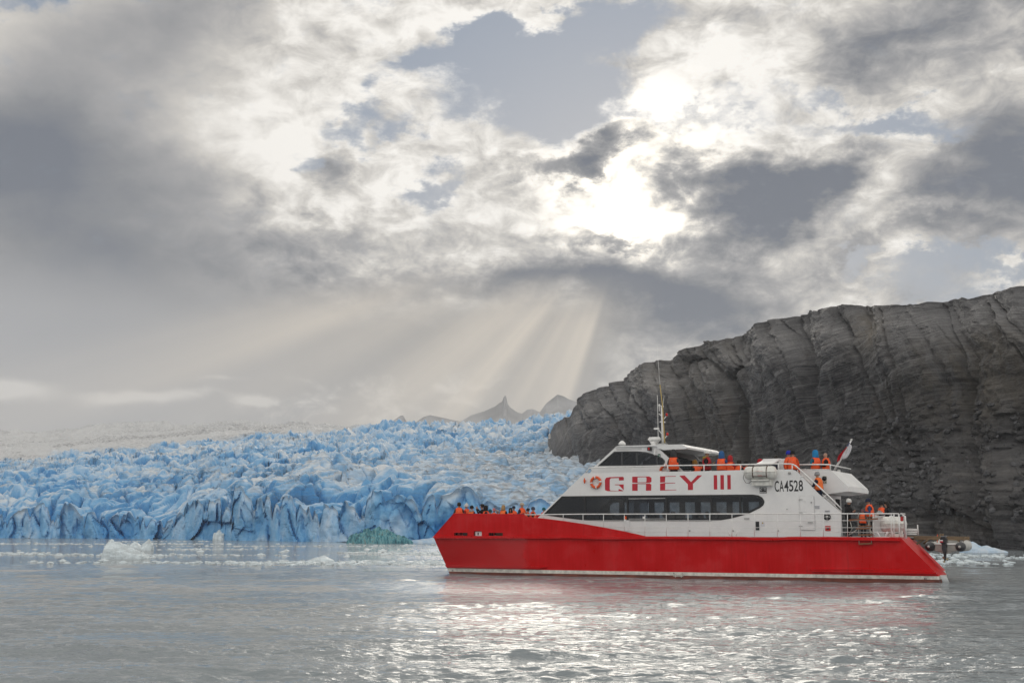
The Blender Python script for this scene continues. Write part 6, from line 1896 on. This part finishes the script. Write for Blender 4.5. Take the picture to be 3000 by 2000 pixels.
# loose chunks big enough to pick out one by one
r_ = np.random.default_rng(11)
ORD = ['leftmost', 'second', 'third', 'fourth', 'fifth', 'sixth', 'seventh', 'eighth', 'ninth', 'tenth', 'eleventh', 'twelfth', 'thirteenth', 'fourteenth', 'fifteenth', 'sixteenth', 'seventeenth', 'eighteenth', 'nineteenth', 'twentieth', 'twenty-first', 'twenty-second']
spots = sorted([(r_.uniform(15, 1240), r_.uniform(1602, 1652)) for _ in range(22)]) + sorted([(r_.uniform(2705, 2990), r_.uniform(1624, 1656)) for _ in range(7)])
for i, (px_, py_) in enumerate(spots):
    right = i >= 22
    od = ORD[i - 22 if right else i]
    od = od + ' pale ice chunk' + ('' if od == 'leftmost' else ' from the left')
    s_ = r_.uniform(0.45, 1.0) * (0.8 if right else 1.0)
    berg('ice_chunk', px_, py_, s_, s_ * r_.uniform(0.12, 0.28), s_ * 0.7, od + (' drifting in the brash ice left of the bow' if not right else ' drifting behind the stern'), 'ice chunk', 40 + i, [(r_.uniform(-0.4, 0.4), 1.0, 0.9, 0), (r_.uniform(-0.6, 0.6), 0.6, 0.5, 0)], mat=clear, n=12, group='ice chunks in the brash ice' if not right else 'ice chunks behind the stern')


def brash():
    rr = np.random.default_rng(21)
    V, F = [], []
    def chunk(x, y, s, h):
        b = len(V); k = 6
        ph = rr.uniform(0, 6.28); el = rr.uniform(0.5, 0.9)
        for (sc, z) in ((1.0, -0.05), (0.95, h * 0.55), (0.5, h)):
            for j in range(k):
                a = ph + 2 * math.pi * j / k
                q = s * sc * rr.uniform(0.7, 1.15)
                V.append((x + q * math.cos(a), y + q * el * math.sin(a), z * rr.uniform(0.6, 1.2)))
        for lv in (0, 1):
            for j in range(k):
                j2 = (j + 1) % k
                F.append((b + lv * k + j, b + lv * k + j2, b + (lv + 1) * k + j2, b + (lv + 1) * k + j))
        F.append(tuple(b + 2 * k + j for j in range(k)))
    N = 60000
    px = rr.uniform(-150, 1330, N); py = rr.uniform(1584, 1668, N)
    q = np.array([on_water(a, b)[:2] for a, b in zip(px, py)])
    d = fbm(q[:, 0] * 0.030, q[:, 1] * 0.085, q[:, 0] * 0, 4, 801)
    band = np.exp(-((py - 1624) / 13.0) ** 2) + 0.8 * np.exp(-((py - 1644) / 7.0) ** 2) + 0.35 * np.exp(-((py - 1594) / 5.0) ** 2)
    ok = np.nonzero(d * 1.3 + band * 0.75 - 0.12 > rr.uniform(0.45, 1.35, N))[0][:2800]
    for i in ok:
        s = 0.06 + 0.26 * rr.random() ** 3.0
        chunk(q[i, 0], q[i, 1], s * (1 + 0.35 * (q[i, 1] > 110)), s * rr.uniform(0.2, 0.5))
    N = 12000
    px = rr.uniform(2640, 3150, N); py = rr.uniform(1612, 1664, N)
    q = np.array([on_water(a, b)[:2] for a, b in zip(px, py)])
    d = fbm(q[:, 0] * 0.10, q[:, 1] * 0.09, q[:, 0] * 0 + 3, 3, 811)
    ok = np.nonzero(d + 0.8 * np.exp(-((py - 1647) / 8.0) ** 2) + 0.2 * np.exp(-((py - 1630) / 9.0) ** 2) > rr.uniform(0.35, 1.3, N))[0][:480]
    for i in ok:
        s = 0.07 + 0.28 * rr.random() ** 2.4
        chunk(q[i, 0], q[i, 1], s, s * rr.uniform(0.2, 0.4))
    o = mesh_obj('brash_ice', V, F, clear)
    tag(o, 'bands of broken brash ice drifting on the lake', 'brash ice', kind='stuff')


brash()

# wash from the cooling-water outlet at the stern
wx, wz = bp(2752, 1684, 0.05)
wash = []
for i in range(5):
    wash.append(tube('water_outlet_stream' if i == 0 else 'stream_strand', [(wx + 0.02 + i * 0.035, 0.12 + 0.06 * i, wz), (wx + 0.10 + i * 0.04, 0.10 + 0.05 * i, wz - 0.12), (wx + 0.15 + i * 0.045, 0.09 + 0.05 * i, 0.0)], [0.02, 0.03, 0.045], material('white_water', (0.55, 0.57, 0.58), 0.3, bump=0.03, bscale=30), boat, 6))

# ================================================================== haze
hz_m = bpy.data.materials.new('haze_air'); hz_m.use_nodes = True
t_ = hz_m.node_tree; t_.nodes.clear()
vo = t_.nodes.new('ShaderNodeVolumePrincipled'); vo.inputs['Color'].default_value = (0.94, 0.955, 0.98, 1)
vo.inputs['Density'].default_value = HAZE; vo.inputs['Anisotropy'].default_value = 0.25
ou = t_.nodes.new('ShaderNodeOutputMaterial'); t_.links.new(vo.outputs[0], ou.inputs['Volume'])
hzb = boxm('haze', -3600, 3600, -60, 3900, -2.0, 385, hz_m, None)
tag(hzb, 'thin pale haze over the lake, glacier and far peaks', kind='stuff')
